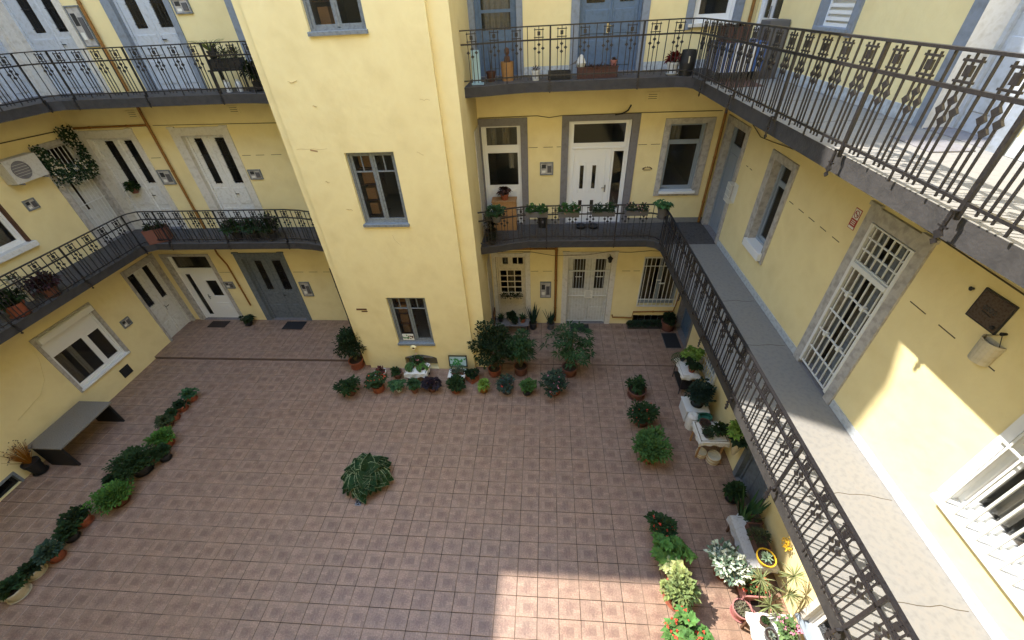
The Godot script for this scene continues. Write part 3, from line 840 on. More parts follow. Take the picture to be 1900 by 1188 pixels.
	L.append({"t": "door", "lb": "blue-gray plastic door in the corner with glazed transom", "r": [-11.06, F1, -10.02, 6.46], "dp": 0.16, "m": "gray_pvc", "fw": 0.06, "panes": [[-10.96, 6.0, -10.12, 6.38], [-10.36, 4.9, -10.16, 5.7]], "panels": [[-10.92, 3.95, -10.5, 4.7], [-10.92, 4.85, -10.5, 5.8]], "hd": [[-10.2, 4.8, -0.1]], "sur": [-11.2, F1, -9.88, 6.61, "stone_trim", false, false]})
	L.append({"t": "window", "lb": "narrow blue-gray window in a stone surround", "r": [-8.46, 4.68, -7.78, 6.36], "dp": 0.16, "m": "gray_pvc", "fw": 0.05, "panes": [[-8.38, 5.98, -7.86, 6.28], [-8.36, 4.80, -7.88, 5.88]], "sill": [-8.5, -7.72, 4.68, 0.16, 0.10, "pvc"], "sur": [-8.66, 4.48, -7.64, 6.50, "stone_trim", true, false], "cur": [[-8.3, 5.9, -8.1, 6.3, "curtain"]]})
	var gd := vbars(-5.44, -4.72, 3.92, 5.76, 6, 0.018) + vbars(-5.44, -4.72, 5.88, 6.38, 6, 0.018)
	for y in [3.9, 4.24, 4.62, 5.0, 5.38, 5.76]:
		gd.append([-5.46, y, -4.70, y, 0.018])
	for y in [5.86, 6.05, 6.22, 6.39]:
		gd.append([-5.46, y, -4.70, y, 0.018])
	for y in [4.62, 5.38]:
		for u in [-5.26, -4.9]:
			gd.append([u, y - 0.035, u, y + 0.036, 0.06])
	gd.append([-5.465, 3.88, -5.465, 6.41, 0.05]); gd.append([-4.695, 3.88, -4.695, 6.41, 0.05]); gd.append([-5.44, 5.81, -4.72, 5.81, 0.07])
	L.append({"t": "door", "lb": "glazed door behind a white iron grille", "r": [-5.49, F1, -4.67, 6.42], "dp": 0.20, "m": "gray_frame", "fw": 0.04, "panes": [[-5.40, 3.98, -5.12, 5.74], [-5.04, 3.98, -4.76, 5.74], [-5.40, 5.92, -5.12, 6.34], [-5.04, 5.92, -4.76, 6.34]], "bars": gd, "bz": 0.015, "bm": "white_iron", "sur": [-5.66, F1, -4.51, 6.60, "stone_trim", false, true], "cur": [[-5.42, 3.9, -5.22, 6.4, "beige_curtain"]]})
	var wb := vbars(-2.66, -1.3, 4.42, 6.1, 10, 0.022) + [[-2.7, 5.46, -1.24, 5.46, 0.016], [-2.7, 6.08, -1.24, 6.08, 0.02], [-2.7, 4.44, -1.24, 4.44, 0.02]]
	L.append({"t": "window", "lb": "wide white window with protruding bar grille", "r": [-2.64, 4.44, -1.28, 6.1], "dp": 0.13, "m": "pvc", "fw": 0.05, "panes": [[-2.52, 4.58, -2.06, 6.0], [-1.96, 4.58, -1.4, 6.0]], "bars": wb, "bz": 0.07, "bm": "white_iron", "sill": [-2.70, -1.2, 4.44, 0.06, 0.11, "pvc"], "sur": [-2.74, 4.44, -1.18, 6.2, "pvc", false, false], "cur": [[-2.5, 4.5, -2.3, 6.0, "curtain"], [-1.9, 4.5, -1.6, 6.0, "curtain"]]})
	L.append({"t": "door", "lb": "white plastic glazed door on the upper gallery", "r": [-11.2, F2, -10.12, 10.2], "dp": 0.08, "m": "pvc", "fw": 0.05, "panes": [[-10.64, 8.5, -10.24, 10.0], [-11.06, 8.5, -10.8, 10.0]], "panels": [[-10.68, 7.75, -10.2, 8.35, 0.01]], "hd": [[-10.74, 8.6, 0.06]]})
	L.append({"t": "window", "lb": "white louvred shutters in a blue-gray surround", "r": [-8.60, 8.46, -7.76, 10.1], "dp": 0.10, "m": "pvc", "fw": 0.05, "bars": louvres(-8.54, -7.82, 8.52, 10.0), "bz": -0.075, "bm": "pvc", "sur": [-8.72, 8.36, -7.60, 10.25, "blue_trim", false, false], "sill": [-8.66, -7.7, 8.46, 0.05, 0.06, "blue_trim"]})
	L.append({"t": "door", "lb": "pale blue double door set deep in a white reveal", "r": [-5.52, F2, -4.62, 10.2], "dp": 0.30, "m": "pale_blue_door", "fw": 0.05, "panels": [[-5.42, 7.8, -5.12, 8.5], [-5.02, 7.8, -4.72, 8.5], [-5.42, 8.7, -5.12, 10.0], [-5.02, 8.7, -4.72, 10.0]], "rev": "white_paint", "hd": [[-5.0, 8.6, 0.08]], "sur": [-5.70, F2, -4.44, 10.4, "blue_trim", false, false]})
	var right := wing("yellow wing on the sunny side with a grille door and louvred shutters", Vector3(4.49, 0, 0), -PI / 2, [-11.25, 1.5], L, eave)
	g = G.new()
	g.span(Vector3(-9.1, eave + 0.001, -6.0), Vector3(4.0, eave + 0.249, 0.6))
	part(right, "roof", g, "roof_tile")
	for s in [[-9.87, -5.68, F1, 0.15], [-4.5, 1.4, F1, 0.15], [-10.0, -5.72, F2, 0.17], [-4.42, 1.4, F2, 0.17]]:
		sbox(right, "skirting", Vector3(s[0], s[2] + 0.005, 0.0), Vector3(s[1], s[2] + s[3], 0.016), "marble")
	score_lines(right, 5.885, [[-7.55, -7.4], [-7.2, -7.02], [-6.85, -6.66], [-6.48, -6.3], [-6.12, -5.93], [-4.38, -4.12], [-3.92, -3.68], [-3.42, -3.18], [-9.6, -9.5], [-9.4, -9.28]])
	pipe(right, [Vector3(-9.98, 6.72, 0.02), Vector3(-9.3, 6.56, 0.03), Vector3(-8.76, 6.6, 0.02), Vector3(-7.6, 6.72, 0.02), Vector3(-5.5, 6.72, 0.04), Vector3(-3.0, 6.62, 0.02), Vector3(-1.0, 6.66, 0.02)], 0.008, "crack", "cable")
	pipe(right, [Vector3(-5.6, 6.80, 0.02), Vector3(-3.0, 6.72, 0.02), Vector3(0.0, 6.7, 0.02)], 0.008, "crack", "cable")

	# ---------------- front wing behind the camera, plain
	var front := wing("plain yellow wing closing the courtyard opposite the stair tower", Vector3(0, 0, 1.5), PI, [-5.3, 14.0], [], eave)
	g = G.new()
	g.span(Vector3(-9.5, eave + 0.002, -6.0), Vector3(18.5, eave + 0.25, 0.5))
	part(front, "roof", g, "roof_tile")

func louvres(u0: float, u1: float, v0: float, v1: float) -> Array:
	var out := []
	var n := int((v1 - v0) / 0.085)
	for i in n:
		out.append([u0, v0 + 0.085 * (i + 0.5), u1, v0 + 0.085 * (i + 0.5), 0.045])
	return out

func grid_panes(u0: float, u1: float, v0: float, v1: float, nu: int, nv: int, gap: float) -> Array:
	var out := []
	var w := (u1 - u0 + gap) / nu
	var h := (v1 - v0 + gap) / nv
	for i in nu:
		for j in nv:
			out.append([u0 + i * w, v0 + j * h, u0 + (i + 1) * w - gap, v0 + (j + 1) * h - gap])
	return out

func score_lines(w: Node3D, v: float, spans: Array) -> void:  # short open joints scored in the plaster
	for s in spans:
		sbox(w, "open_joint", Vector3(s[0], v - 0.006, -0.004), Vector3(s[1], v + 0.006, 0.003), "crack")

func tower() -> void:
	var t := thing("stair_tower", "pale yellow projecting stair tower with three gray windows stacked", "tower", Vector3(0, 0, -8.94))
	var top := 19.0
	var L := []
	for v in [0.0, 3.845, 7.66]:
		var bars := [[-4.33, v + 2.29, -3.30, v + 2.29, 0.03]]
		L.append({"t": "window", "lb": "gray weathered casement of the stair tower", "r": [-4.37, v + 1.05, -3.27, v + 2.72], "dp": 0.11, "m": "gray_frame", "fw": 0.045, "th": 0.04, "leaves": [[-4.325, v + 1.095, -3.82, v + 2.675], [-3.82, v + 1.095, -3.315, v + 2.675]], "panes": [[-4.265, v + 1.16, -3.88, v + 2.26], [-4.265, v + 2.29, -4.085, v + 2.62], [-4.06, v + 2.29, -3.88, v + 2.62], [-3.76, v + 1.16, -3.375, v + 2.26], [-3.76, v + 2.29, -3.58, v + 2.62], [-3.555, v + 2.29, -3.375, v + 2.62]], "panels": [[-3.85, v + 1.1, -3.79, v + 2.67, 0.03]], "sill": [-4.39, -3.25, v + 1.06, 0.07, 0.05, "gray_frame"], "room": 1.9})
	var holes := []
	for d in L:
		holes.append(d.r + [0.14])
	var g := G.new()
	# arched niche at the foot
	g.sheet([-5.5, -0.05, -2.13, top], holes + [[-4.31, 0.0, -3.30, 0.46, 0.25]], 0.0, 0.2)
	g.quadn(Vector3(-4.34, -0.02, -0.25), Vector3(-3.27, -0.02, -0.25), Vector3(-3.27, 0.7, -0.25), Vector3(-4.34, 0.7, -0.25), Vector3(0, 0, 1))
	for s in [[-5.5, -5.72], [-2.13, -1.73]]:
		g.quadn(Vector3(s[0], -0.05, 0), Vector3(s[0], top, 0), Vector3(s[0], top, -0.11), Vector3(s[0], -0.05, -0.11), Vector3(signf(s[1] - s[0]), 0, 0))
		g.quadn(Vector3(s[0], -0.05, -0.11), Vector3(s[1], -0.05, -0.11), Vector3(s[1], top, -0.11), Vector3(s[0], top, -0.11), Vector3(0, 0, 1))
		g.quadn(Vector3(s[1], -0.05, -0.11), Vector3(s[1], top, -0.11), Vector3(s[1], top, -4.0), Vector3(s[1], -0.05, -4.0), Vector3(signf(s[1] - s[0]), 0, 0))
	g.quadn(Vector3(-5.72, top, -0.11), Vector3(-1.73, top, -0.11), Vector3(-1.73, top, -4.0), Vector3(-5.72, top, -4.0), Vector3.UP)
	g.quadn(Vector3(-5.5, top, 0), Vector3(-2.13, top, 0), Vector3(-2.13, top, -0.12), Vector3(-5.5, top, -0.12), Vector3.UP)
	part(t, "wall", g, "plaster")
	for d in L:
		opening(t, d)
	# arch above the niche
	g = G.new()
	for i in 10:
		var a := lerpf(-1.0, 1.0, i / 10.0)
		var b := lerpf(-1.0, 1.0, (i + 1) / 10.0)
		var c := Vector2(-3.805, 0.46)
		var pa := Vector3(c.x + a * 0.505, c.y + (1.0 - a * a) * 0.13, 0.004)
		var pb := Vector3(c.x + b * 0.505, c.y + (1.0 - b * b) * 0.13, 0.004)
		g.quadn(Vector3(pa.x, c.y, 0.004), Vector3(pb.x, c.y, 0.004), pb, pa, Vector3(0, 0, 1))
	g.span(Vector3(-4.31, 0.0, -0.24), Vector3(-3.30, 0.46, -0.23))
	part(t, "arch_panel", g, "gray_trim")
	g = G.new()
	g.box(Vector3(-5.17, 2.32, 0.006), Vector3(0.3, 0.05, 0.012))
	g.box(Vector3(-5.1, 2.25, 0.006), Vector3(0.17, 0.035, 0.012))
	part(t, "name_plate", g, "brown_wood")
	# cracks and chips in the render
	rng.seed = 19
	for q in [[-5.42, 6.66, 0.7, 1], [-5.0, 5.95, 0.1, 0], [-4.72, 5.28, 0.16, 0], [-2.75, 6.55, 0.14, 1], [-3.75, 4.6, 0.3, 2], [-5.1, 7.95, 0.2, 0], [-4.75, 7.5, 0.1, 0], [-2.5, 7.55, 0.2, 1]]:
		g = G.new()
		var p := Vector3(q[0], q[1], 0.0)
		for i in 7:
			var e := p + (Vector3(q[2] / 7.0, rng.randf_range(-0.02, 0.015), 0) if q[3] < 2 else Vector3(rng.randf_range(-0.03, 0.045), -q[2] / 7.0, 0))
			g.bar(p, e, 0.0035 if q[3] != 0 else 0.012 * sin(PI * (i + 0.7) / 7.5) * 2.0 + 0.004, 0.004)
			p = e
		part(t, "render_crack", g, "chipped")
	g = G.new()
	g.box(Vector3(-5.03, 6.63, 0.001), Vector3(0.16, 0.035, 0.006), Basis(Vector3(0, 0, 1), -0.2))
	part(t, "render_chip", g, "chipped")
	# shelves and bric-a-brac seen through the glass
	for v in [0.0, 3.845, 7.66]:
		for k in 4:
			sbox(t, "shelf_box", Vector3(-4.28, v + 1.15 + k * 0.38, -0.62), Vector3(-4.08 + 0.03 * k, v + 1.42 + k * 0.38, -0.4), "cardboard")
			sbox(t, "shelf_board", Vector3(-4.34, v + 1.11 + k * 0.38, -0.8), Vector3(-3.95, v + 1.13 + k * 0.38, -0.38), "brown_wood")
	g = G.new()
	g.bevel_box(Vector3(-3.805, top + 1.0, -2.3), Vector3(3.3, 2.0, 3.4), 0.3)
	part(t, "roof", g, "roof_tile")
	for v in [[0.05, 2.9], [F1 + 0.01, 6.55]]:
		sbox(t, "side_panel", Vector3(-1.729, v[0], -2.29), Vector3(-1.715, v[1], -1.55), "white_trim")
	pipe(t, [Vector3(-5.77, 3.55, -0.2), Vector3(-5.77, 0.09, -0.2)], 0.035, "black")

# ------------------------------------------------------------------ galleries and railings
func galleries() -> void:
	var rr := [Vector2(-1.73, -9.78), Vector2(-1.3, -9.88), Vector2(-0.9, -10.03), Vector2(-0.45, -10.15), Vector2(2.75, -10.15), Vector2(2.95, -10.08), Vector2(3.07, -9.9), Vector2(3.08, -9.6), Vector2(3.08, 1.49)]
	var ll := [Vector2(-11.88, 1.49), Vector2(-11.88, -9.85), Vector2(-11.82, -10.06), Vector2(-11.62, -10.2), Vector2(-7.2, -10.2), Vector2(-6.75, -10.13), Vector2(-6.3, -10.0), Vector2(-5.73, -9.85)]
	for fl in [[F1, "first"], [F2, "second"]]:
		var y: float = fl[0]
		for side in 2:
			var edge: Array = rr if side == 0 else ll
			var poly: Array = edge.duplicate()
			if side == 0:
				poly.append_array([Vector2(4.485, 1.49), Vector2(4.485, -11.245), Vector2(-1.728, -11.245)])
			else:
				poly.append_array([Vector2(-5.725, -11.245), Vector2(-13.135, -11.245), Vector2(-13.135, 1.49)])
			var lb := "%s-floor concrete access gallery %s" % [fl[1], "along the white front door and the sunny wall" if side == 0 else "along the weathered double doors left of the stair tower"]
			var o := thing("access_gallery", lb, "gallery", Vector3(0, y - 0.2, 0), 0.0, "access galleries")
			var g := G.new()
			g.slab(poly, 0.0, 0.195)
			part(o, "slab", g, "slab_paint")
			g = G.new()
			if side == 0:
				var cut := -9.9 if y == F1 else -9.4
				g.slab([Vector2(3.08, cut), Vector2(3.08, 1.49), Vector2(4.485, 1.49), Vector2(4.485, cut)], 0.1955, 0.2)
				part(o, "walkway", g, "concrete")
				g = G.new()
				g.slab(rr.slice(0, 7) + [Vector2(3.08, cut), Vector2(4.485, cut), Vector2(4.485, -11.245), Vector2(-1.728, -11.245)], 0.1955, 0.2)
			else:
				g.slab(poly, 0.1955, 0.2)
			part(o, "walkway", g, "dark_concrete")
			if side == 0:  # ragged joints across the screed
				rng.seed = int(y * 10.0)
				for z in [-7.4, -5.9, -2.95, -1.85]:
					g = G.new()
					var p := Vector3(3.12, 0.2005, z)
					while p.x < 4.4:
						var e := p + Vector3(0.12, 0, rng.randf_range(-0.03, 0.035))
						g.bar(p, e, 0.007, 0.003)
						p = e
					part(o, "screed_joint", g, "crack")
	# railings: edge moved inward 4 cm; [points, arc length to a post, post spacing]
	for fl in [[F1, "first"], [F2, "second"]]:
		railing("black iron railing of the %s-floor gallery before the white front door" % fl[1] if fl[0] == F1 else "black iron railing before the blue front door of the second-floor gallery", fl[0], [Vector2(-1.72, -9.83), Vector2(-1.3, -9.93), Vector2(-0.9, -10.08), Vector2(-0.45, -10.2), Vector2(2.75, -10.2), Vector2(2.92, -10.12), Vector2(3.02, -9.95)], 1.833 if fl[0] == F1 else 1.88, Vector2(0.05, -10.2) if fl[0] == F1 else Vector2(0.09, -10.2), Vector2(0, 1))
		railing("iron railing of the %s-floor gallery along the sunny wall" % fl[1], fl[0], [Vector2(3.02, -9.95), Vector2(3.035, -9.6), Vector2(3.035, 1.4)], 1.53, Vector2(3.035, -4.57), Vector2(-1, 0))
		railing("black iron railing of the %s-floor gallery before the double doors" % fl[1], fl[0], [Vector2(-11.78, -10.1), Vector2(-11.6, -10.25), Vector2(-7.2, -10.25), Vector2(-6.75, -10.18), Vector2(-6.3, -10.05), Vector2(-5.74, -9.9)], 1.835 if fl[0] == F1 else 1.865, Vector2(-9.29, -10.25) if fl[0] == F1 else Vector2(-9.41, -10.25), Vector2(0, 1))
		railing("black iron railing of the %s-floor gallery %s" % [fl[1], "above the roller-shutter window" if fl[0] == F1 else "over the air conditioner"], fl[0], [Vector2(-11.835, 1.4), Vector2(-11.835, -9.9), Vector2(-11.78, -10.1)], 1.835, Vector2(-11.835, -8.13), Vector2(1, 0))

func railing(label: String, y: float, pts: Array, period: float, post: Vector2, out: Vector2) -> void:
	var o := thing("gallery_railing", label, "railing", Vector3(0, y, 0), 0.0, "iron gallery railings")
	var cum := [0.0]
	var s0 := 0.0
	var best := 1e9
	for i in pts.size() - 1:
		var a: Vector2 = pts[i]
		var b: Vector2 = pts[i + 1]
		var q := Geometry2D.get_closest_point_to_segment(post, a, b)
		if q.distance_to(post) < best:
			best = q.distance_to(post)
			s0 = cum[i] + a.distance_to(q)
		cum.append(cum[i] + a.distance_to(b))
	var total: float = cum[-1]
	for rl in [["top_rail", 0.985, 0.046, 0.022], ["middle_rail", 0.752, 0.03, 0.03], ["bottom_rail", 0.11, 0.026, 0.024]]:
		var g := G.new()
		for i in pts.size() - 1:
			var a: Vector2 = pts[i]
			var b: Vector2 = pts[i + 1]
			var d := (b - a).normalized() * 0.006
			g.bar(Vector3(a.x - d.x, rl[1], a.y - d.y), Vector3(b.x + d.x, rl[1], b.y + d.y), rl[2], rl[3])
		part(o, rl[0], g, "iron")
	var unit := period / 4.0
	var k0 := -int(s0 / unit) - 1
	var outv := Vector3(out.x, 0, out.y)
	for k in range(k0, int((total - s0) / unit) + 2):
		var s := s0 + k * unit
		var f := along(pts, cum, s)
		if s > 0.01 and s < total - 0.01:
			var bs: Basis = f[1]
			if k % 4 == 0:
				part(o, "post", boxm(Vector3(0.036, 1.0, 0.03)), "iron", f[0] + Vector3(0, 0.485, 0), bs)
				# the post's foot runs down the slab edge to a spearhead
				if not meshes.has("bracket"):
					var g := G.new()
					g.box(Vector3(0, -0.02, 0.052), Vector3(0.03, 0.16, 0.016))
					g.box(Vector3(0, 0.05, 0.03), Vector3(0.028, 0.016, 0.06))
					g.box(Vector3(0, -0.13, 0.052), Vector3(0.062, 0.062, 0.016), Basis(Vector3(0, 0, 1), PI / 4))
					g.box(Vector3(0, -0.19, 0.052), Vector3(0.042, 0.042, 0.016), Basis(Vector3(0, 0, 1), PI / 4))
					g.box(Vector3(0, -0.07, 0.052), Vector3(0.085, 0.014, 0.016))
					meshes["bracket"] = g.done()
				var face := Basis(Vector3.UP.cross(outv), Vector3.UP, outv)
				part(o, "bracket", meshes["bracket"], "iron", f[0], face)
			else:
				part(o, "bar", boxm(Vector3(0.016, 0.95, 0.016)), "iron", f[0] + Vector3(0, 0.505, 0), bs)
				if k % 2 == 0:
					foot(o, f, outv)
		var sm := s + unit * 0.5
		if sm < 0.12 or sm > total - 0.12:
			continue
		var gap := unit * 0.175
		for e in [-1, 0, 1]:
			var m := along(pts, cum, sm + e * gap)
			var top := 0.985 if e == 0 else 0.955
			part(o, "bar", boxm(Vector3(0.0145, top - 0.06, 0.0145)), "iron", m[0] + Vector3(0, (top + 0.06) * 0.5, 0), m[1])
			for dy in ([0.672, 0.537] if e == 0 else [0.605]):
				part(o, "diamond", boxm(Vector3(0.052, 0.052, 0.021)), "iron", m[0] + Vector3(0, dy, 0), (m[1] as Basis) * Basis(Vector3(0, 0, 1), PI / 4))
		var c := along(pts, cum, sm)
		part(o, "square_plate", boxm(Vector3(0.06, 0.07, 0.022)), "iron", c[0] + Vector3(0, 0.862, 0), c[1])
		for dy in [0.926, 0.795]:
			part(o, "cross_bar", boxm(Vector3(gap * 2.0 + 0.04, 0.016, 0.021)), "iron", c[0] + Vector3(0, dy, 0), c[1])

func foot(o: Node3D, f: Array, outv: Vector3) -> void:
	part(o, "foot", boxm(Vector3(0.018, 0.03, 0.018)), "iron", f[0] + Vector3(0, 0.015, 0), f[1])

func along(pts: Array, cum: Array, s: float) -> Array:
	s = clampf(s, 0.0, cum[-1])
	for i in pts.size() - 1:
		if s <= cum[i + 1] or i == pts.size() - 2:
			var a: Vector2 = pts[i]
			var b: Vector2 = pts[i + 1]
			var t: float = (s - cum[i]) / maxf(1e-6, cum[i + 1] - cum[i])
			var p := a.lerp(b, t)
			var d := (b - a).normalized()
			var x := Vector3(d.x, 0, d.y)
			return [Vector3(p.x, 0, p.y), Basis(x, Vector3.UP, x.cross(Vector3.UP))]
	return [Vector3.ZERO, Basis()]

# ------------------------------------------------------------------ plants
func jit(c: Color, by: float) -> Color:
	var k := 1.0 + rng.randf_range(-by, by)
	return Color(c.r * k * (1.0 + rng.randf_range(-by, by) * 0.4), c.g * k, c.b * k * (1.0 + rng.randf_range(-by, by) * 0.5))

func pot_mesh(style: String, r: float, h: float) -> ArrayMesh:
	var key := "pot_%s_%.2f_%.2f" % [style, r, h]
	if meshes.has(key):
		return meshes[key]
	var g := G.new()
	if style == "square":
		var t := 0.02
		for s in [[-1, 0], [1, 0], [0, -1], [0, 1]]:
			var c := Vector3(s[0] * (r - t * 0.5), h * 0.5, s[1] * (r - t * 0.5))
			g.box(c, Vector3(t if s[0] else r * 2.0 - t * 2.0 - 0.001, h, t if s[1] else r * 2.0))
		g.box(Vector3(0, h * 0.4, 0), Vector3(r * 2 - t * 2.1, h * 0.75, r * 2 - t * 2.1))
	else:
		var b := r * (0.68 if style == "round" else (0.55 if style == "bowl" else 0.9))
		g.lathe([Vector2(0.001, 0.0), Vector2(b, 0.0), Vector2(lerpf(b, r, 0.8), h * 0.8), Vector2(r * 1.03, h * 0.8), Vector2(r * 1.06, h), Vector2(r * 0.93, h), Vector2(r * 0.9, h * 0.86), Vector2(0.001, h * 0.85)], 18)
	meshes[key] = g.done()
	return meshes[key]

# p: pot [style, r, h, material] ; k foliage kind ; w width ; h height above pot rim ; n amount ; c colour ; fl flowers [colour, amount, size]
func plant(label: String, at: Vector3, p: Array, k: String, w: float, h: float, n: int, c: Color, fl := [], called := "potted_plant", group := "potted plants of the courtyard", c2 := Color(-1, 0, 0)) -> Node3D:
	rng.seed = hash(label)
	var o := thing(called, label, "plant", at, rng.randf_range(0, 0.7) if p[0] != "square" else p[4] if p.size() > 4 else 0.0, group)
	var ph: float = p[2]
	if p[1] > 0.0:
		part(o, "pot", pot_mesh(p[0], p[1], ph), p[3])
		var g := G.new()
		if p[0] == "square":
			g.box(Vector3(0, ph * 0.92, 0), Vector3(p[1] * 1.8, ph * 0.1, p[1] * 1.8))
		else:
			g.disk(Vector3(0, ph * 0.92, 0), p[1] * 0.91)
		part(o, "soil", g, "soil")
		if p[0] == "round" and p[1] > 0.12:
			g = G.new()
			g.lathe([Vector2(0.001, 0.0), Vector2(p[1] * 0.8, 0.0), Vector2(p[1] * 0.98, 0.03), Vector2(p[1] * 0.92, 0.03), Vector2(p[1] * 0.7, 0.006)], 18)
			part(o, "saucer", g, p[3])
	foliage(o, Vector3(0, ph * 0.85, 0), k, w, h, n, c, c2, fl)
	return o

func foliage(o: Node3D, base: Vector3, k: String, w: float, h: float, n: int, c: Color, c2: Color, fl: Array) -> void:
	var g := G.new()
	var st := G.new()
	var heads := []
	var r := w * 0.5
	if k == "bush" or k == "dense" or k == "fine" or k == "whorl" or k == "broad":
		# stems reach out to clumps; leaves sit round each clump
		var clumps := {"bush": 22, "dense": 30, "fine": 34, "whorl": 30, "broad": 16}[k] as int
		clumps = int(clumps * clampf(w / 0.5, 0.6, 2.4))
		var ll: float = {"bush": 0.10, "dense": 0.078, "fine": 0.045, "whorl": 0.21, "broad": 0.15}[k]
		var fill := 1.6 if k != "whorl" and k != "broad" else 1.25
		var lw: float = {"bush": 0.060, "dense": 0.050, "fine": 0.02, "whorl": 0.056, "broad": 0.10}[k]
		var lobes := []
		for i in 4:
			lobes.append([Vector3(rng.randf_range(-1, 1), rng.randf_range(-0.3, 1), rng.randf_range(-1, 1)).normalized(), rng.randf_range(0.75, 1.18)])
		for i in clumps:
			var dir := Vector3(rng.randfn(), rng.randfn() * 0.9 + 0.25, rng.randfn()).normalized()
			if dir.y < -0.35:
				dir.y = -0.35 * rng.randf()
			var stretch := 0.9
			for lb in lobes:
				stretch = maxf(stretch * 0.96, lb[1] * smoothstep(0.2, 1.0, dir.dot(lb[0])))
			var rad := pow(rng.randf(), 0.4) * stretch
			var cp := base + Vector3(dir.x * r * rad, h * 0.5 + dir.y * h * 0.5 * rad, dir.z * r * rad)
			if cp.y < base.y + 0.03:
				cp.y = base.y + 0.03
			if i % 2 == 0:
				st.tube([base + Vector3(rng.randf_range(-0.02, 0.02), 0, rng.randf_range(-0.02, 0.02)), base.lerp(cp, 0.5) + Vector3(0, h * 0.08, 0), cp], 0.007 + w * 0.004, 0.003, 4)
			heads.append(cp)
			var cc := jit(c, 0.22)
			var m := maxi(4, int(float(n) * fill / clumps))
			var cr := r * 0.34
			for j in m:
				var d := Vector3(rng.randfn(), rng.randfn() * 0.8, rng.randfn()).normalized()
				g.col = jit(cc, 0.22)
				if c2.r >= 0.0 and rng.randf() < 0.5:
					g.col = jit(c2, 0.15)
				if k == "whorl" or k == "broad":
					var a := TAU * j / m + rng.randf_range(-0.2, 0.2)
					var od := (dir * 0.55 + Vector3(cos(a), rng.randf_range(-0.15, 0.4), sin(a))).normalized()
					g.leaf(cp + od * 0.01, od, (Vector3.UP + dir * 0.3).normalized(), ll * rng.randf_range(0.7, 1.25), lw * rng.randf_range(0.8, 1.2), 0.3)
				else:
					var lp := cp + d * cr * pow(rng.randf(), 0.5) * Vector3(1, 0.75, 1)
					var od := (d + dir * 0.4 + Vector3(0, 0.15, 0)).normalized()
					g.leaf(lp, od, (Vector3.UP * 0.8 + d * 0.5).normalized(), ll * rng.randf_range(0.6, 1.3), lw * rng.randf_range(0.7, 1.3))
	elif k == "sword":  # stiff upright blades
		for i in n:
			var a := rng.randf() * TAU
			g.col = jit(c, 0.25)
			var d := Vector3(cos(a) * rng.randf_range(0.1, 0.45) * w / h, 1, sin(a) * rng.randf_range(0.1, 0.45) * w / h)
			g.blade(base + Vector3(cos(a), 0, sin(a)) * w * 0.1, d, h * rng.randf_range(0.6, 1.05), 0.05 + h * 0.02, 0.15, 4, c2)
	elif k == "agave":  # arching rosette
		for i in n:
			var a := i * 2.39996
			g.col = jit(c, 0.2)
			var el := lerpf(0.25, 1.3, float(i) / n)
			g.blade(base, Vector3(cos(a) * cos(el), sin(el), sin(a) * cos(el)), r * rng.randf_range(0.9, 1.25), 0.045 + w * 0.03, 0.7, 4, c2)
	elif k == "spiky":  # bare trunks ending in tufts of thin leaves
		for i in 4:
			var a := i * 1.9 + 0.4
			var top := base + Vector3(cos(a) * r * 0.75, h * (0.55 + 0.14 * i), sin(a) * r * 0.5)
			st.tube([base, base.lerp(top, 0.5) + Vector3(cos(a) * 0.06, 0.03, 0), top], 0.014, 0.009, 5)
			for j in int(n / 4.0):
				var d := Vector3(rng.randfn(), rng.randf_range(-0.2, 1.1), rng.randfn()).normalized()
				g.col = jit(c, 0.3)
				g.blade(top, d, 0.24 * rng.randf_range(0.7, 1.2), 0.017, 0.7, 3)
	elif k == "grass":
		for i in n:
			var a := rng.randf() * TAU
			g.col = jit(c, 0.3)
			g.blade(base + Vector3(cos(a), 0, sin(a)) * 0.03, Vector3(cos(a) * 0.7, 1.0, sin(a) * 0.7), h * rng.randf_range(0.6, 1.1), 0.014, 1.2, 4)
			if i % 9 == 0:
				heads.append(base + Vector3(cos(a) * r * 0.8, h * 0.7, sin(a) * r * 0.8))
	elif k == "dried":  # wiry dried stems with dark seed heads
		for i in n:
			var a := rng.randf() * TAU
			var tp := base + Vector3(cos(a) * r * rng.randf(), h * rng.randf_range(0.6, 1.05), sin(a) * r * rng.randf())
			g.col = jit(c, 0.3)
			g.tube([base, tp], 0.004, 0.003, 3)
			heads.append(tp)
	elif k == "trail":  # trailing sprays
		for i in n:
			var a := rng.randf() * TAU
			var p := base
			var d := Vector3(cos(a), 0.9, sin(a))
			for j in 7:
				p += d.normalized() * r * 0.26
				d.y -= 0.42
				for s in [-1, 1]:
					g.col = jit(c, 0.3)
					g.leaf(p, (d.normalized() + Vector3(-sin(a), 0, cos(a)) * s).normalized(), Vector3.UP, 0.05, 0.032)
				if j == 5:
					heads.append(p)
	if not st.v.is_empty():
		part(o, "stems", st, "stem")
	if not g.v.is_empty():
		stuff(part(o, "foliage", g, "leaf_gloss" if k in ["whorl", "broad", "sword", "agave"] else "leaf"))
	for f in [fl]:
		if f.is_empty() or heads.is_empty():
			continue
		var pg := G.new()
		for i in int(f[1]):
			var hp: Vector3 = heads[rng.randi() % heads.size()] + Vector3(rng.randfn(), absf(rng.randfn()) + 0.4, rng.randfn()) * 0.035
			var out := hp - base
			out.y = 0.0
			hp += out.normalized() * 0.03
			var s: float = f[2]
			for j in 7:
				pg.col = jit(f[0], 0.2)
				var d := Vector3(rng.randfn(), rng.randfn() + 0.4, rng.randfn()).normalized()
				pg.leaf(hp, d, Vector3.UP, s * rng.randf_range(0.7, 1.2), s * 0.8)
		stuff(part(o, "flowers", pg, "petal"))

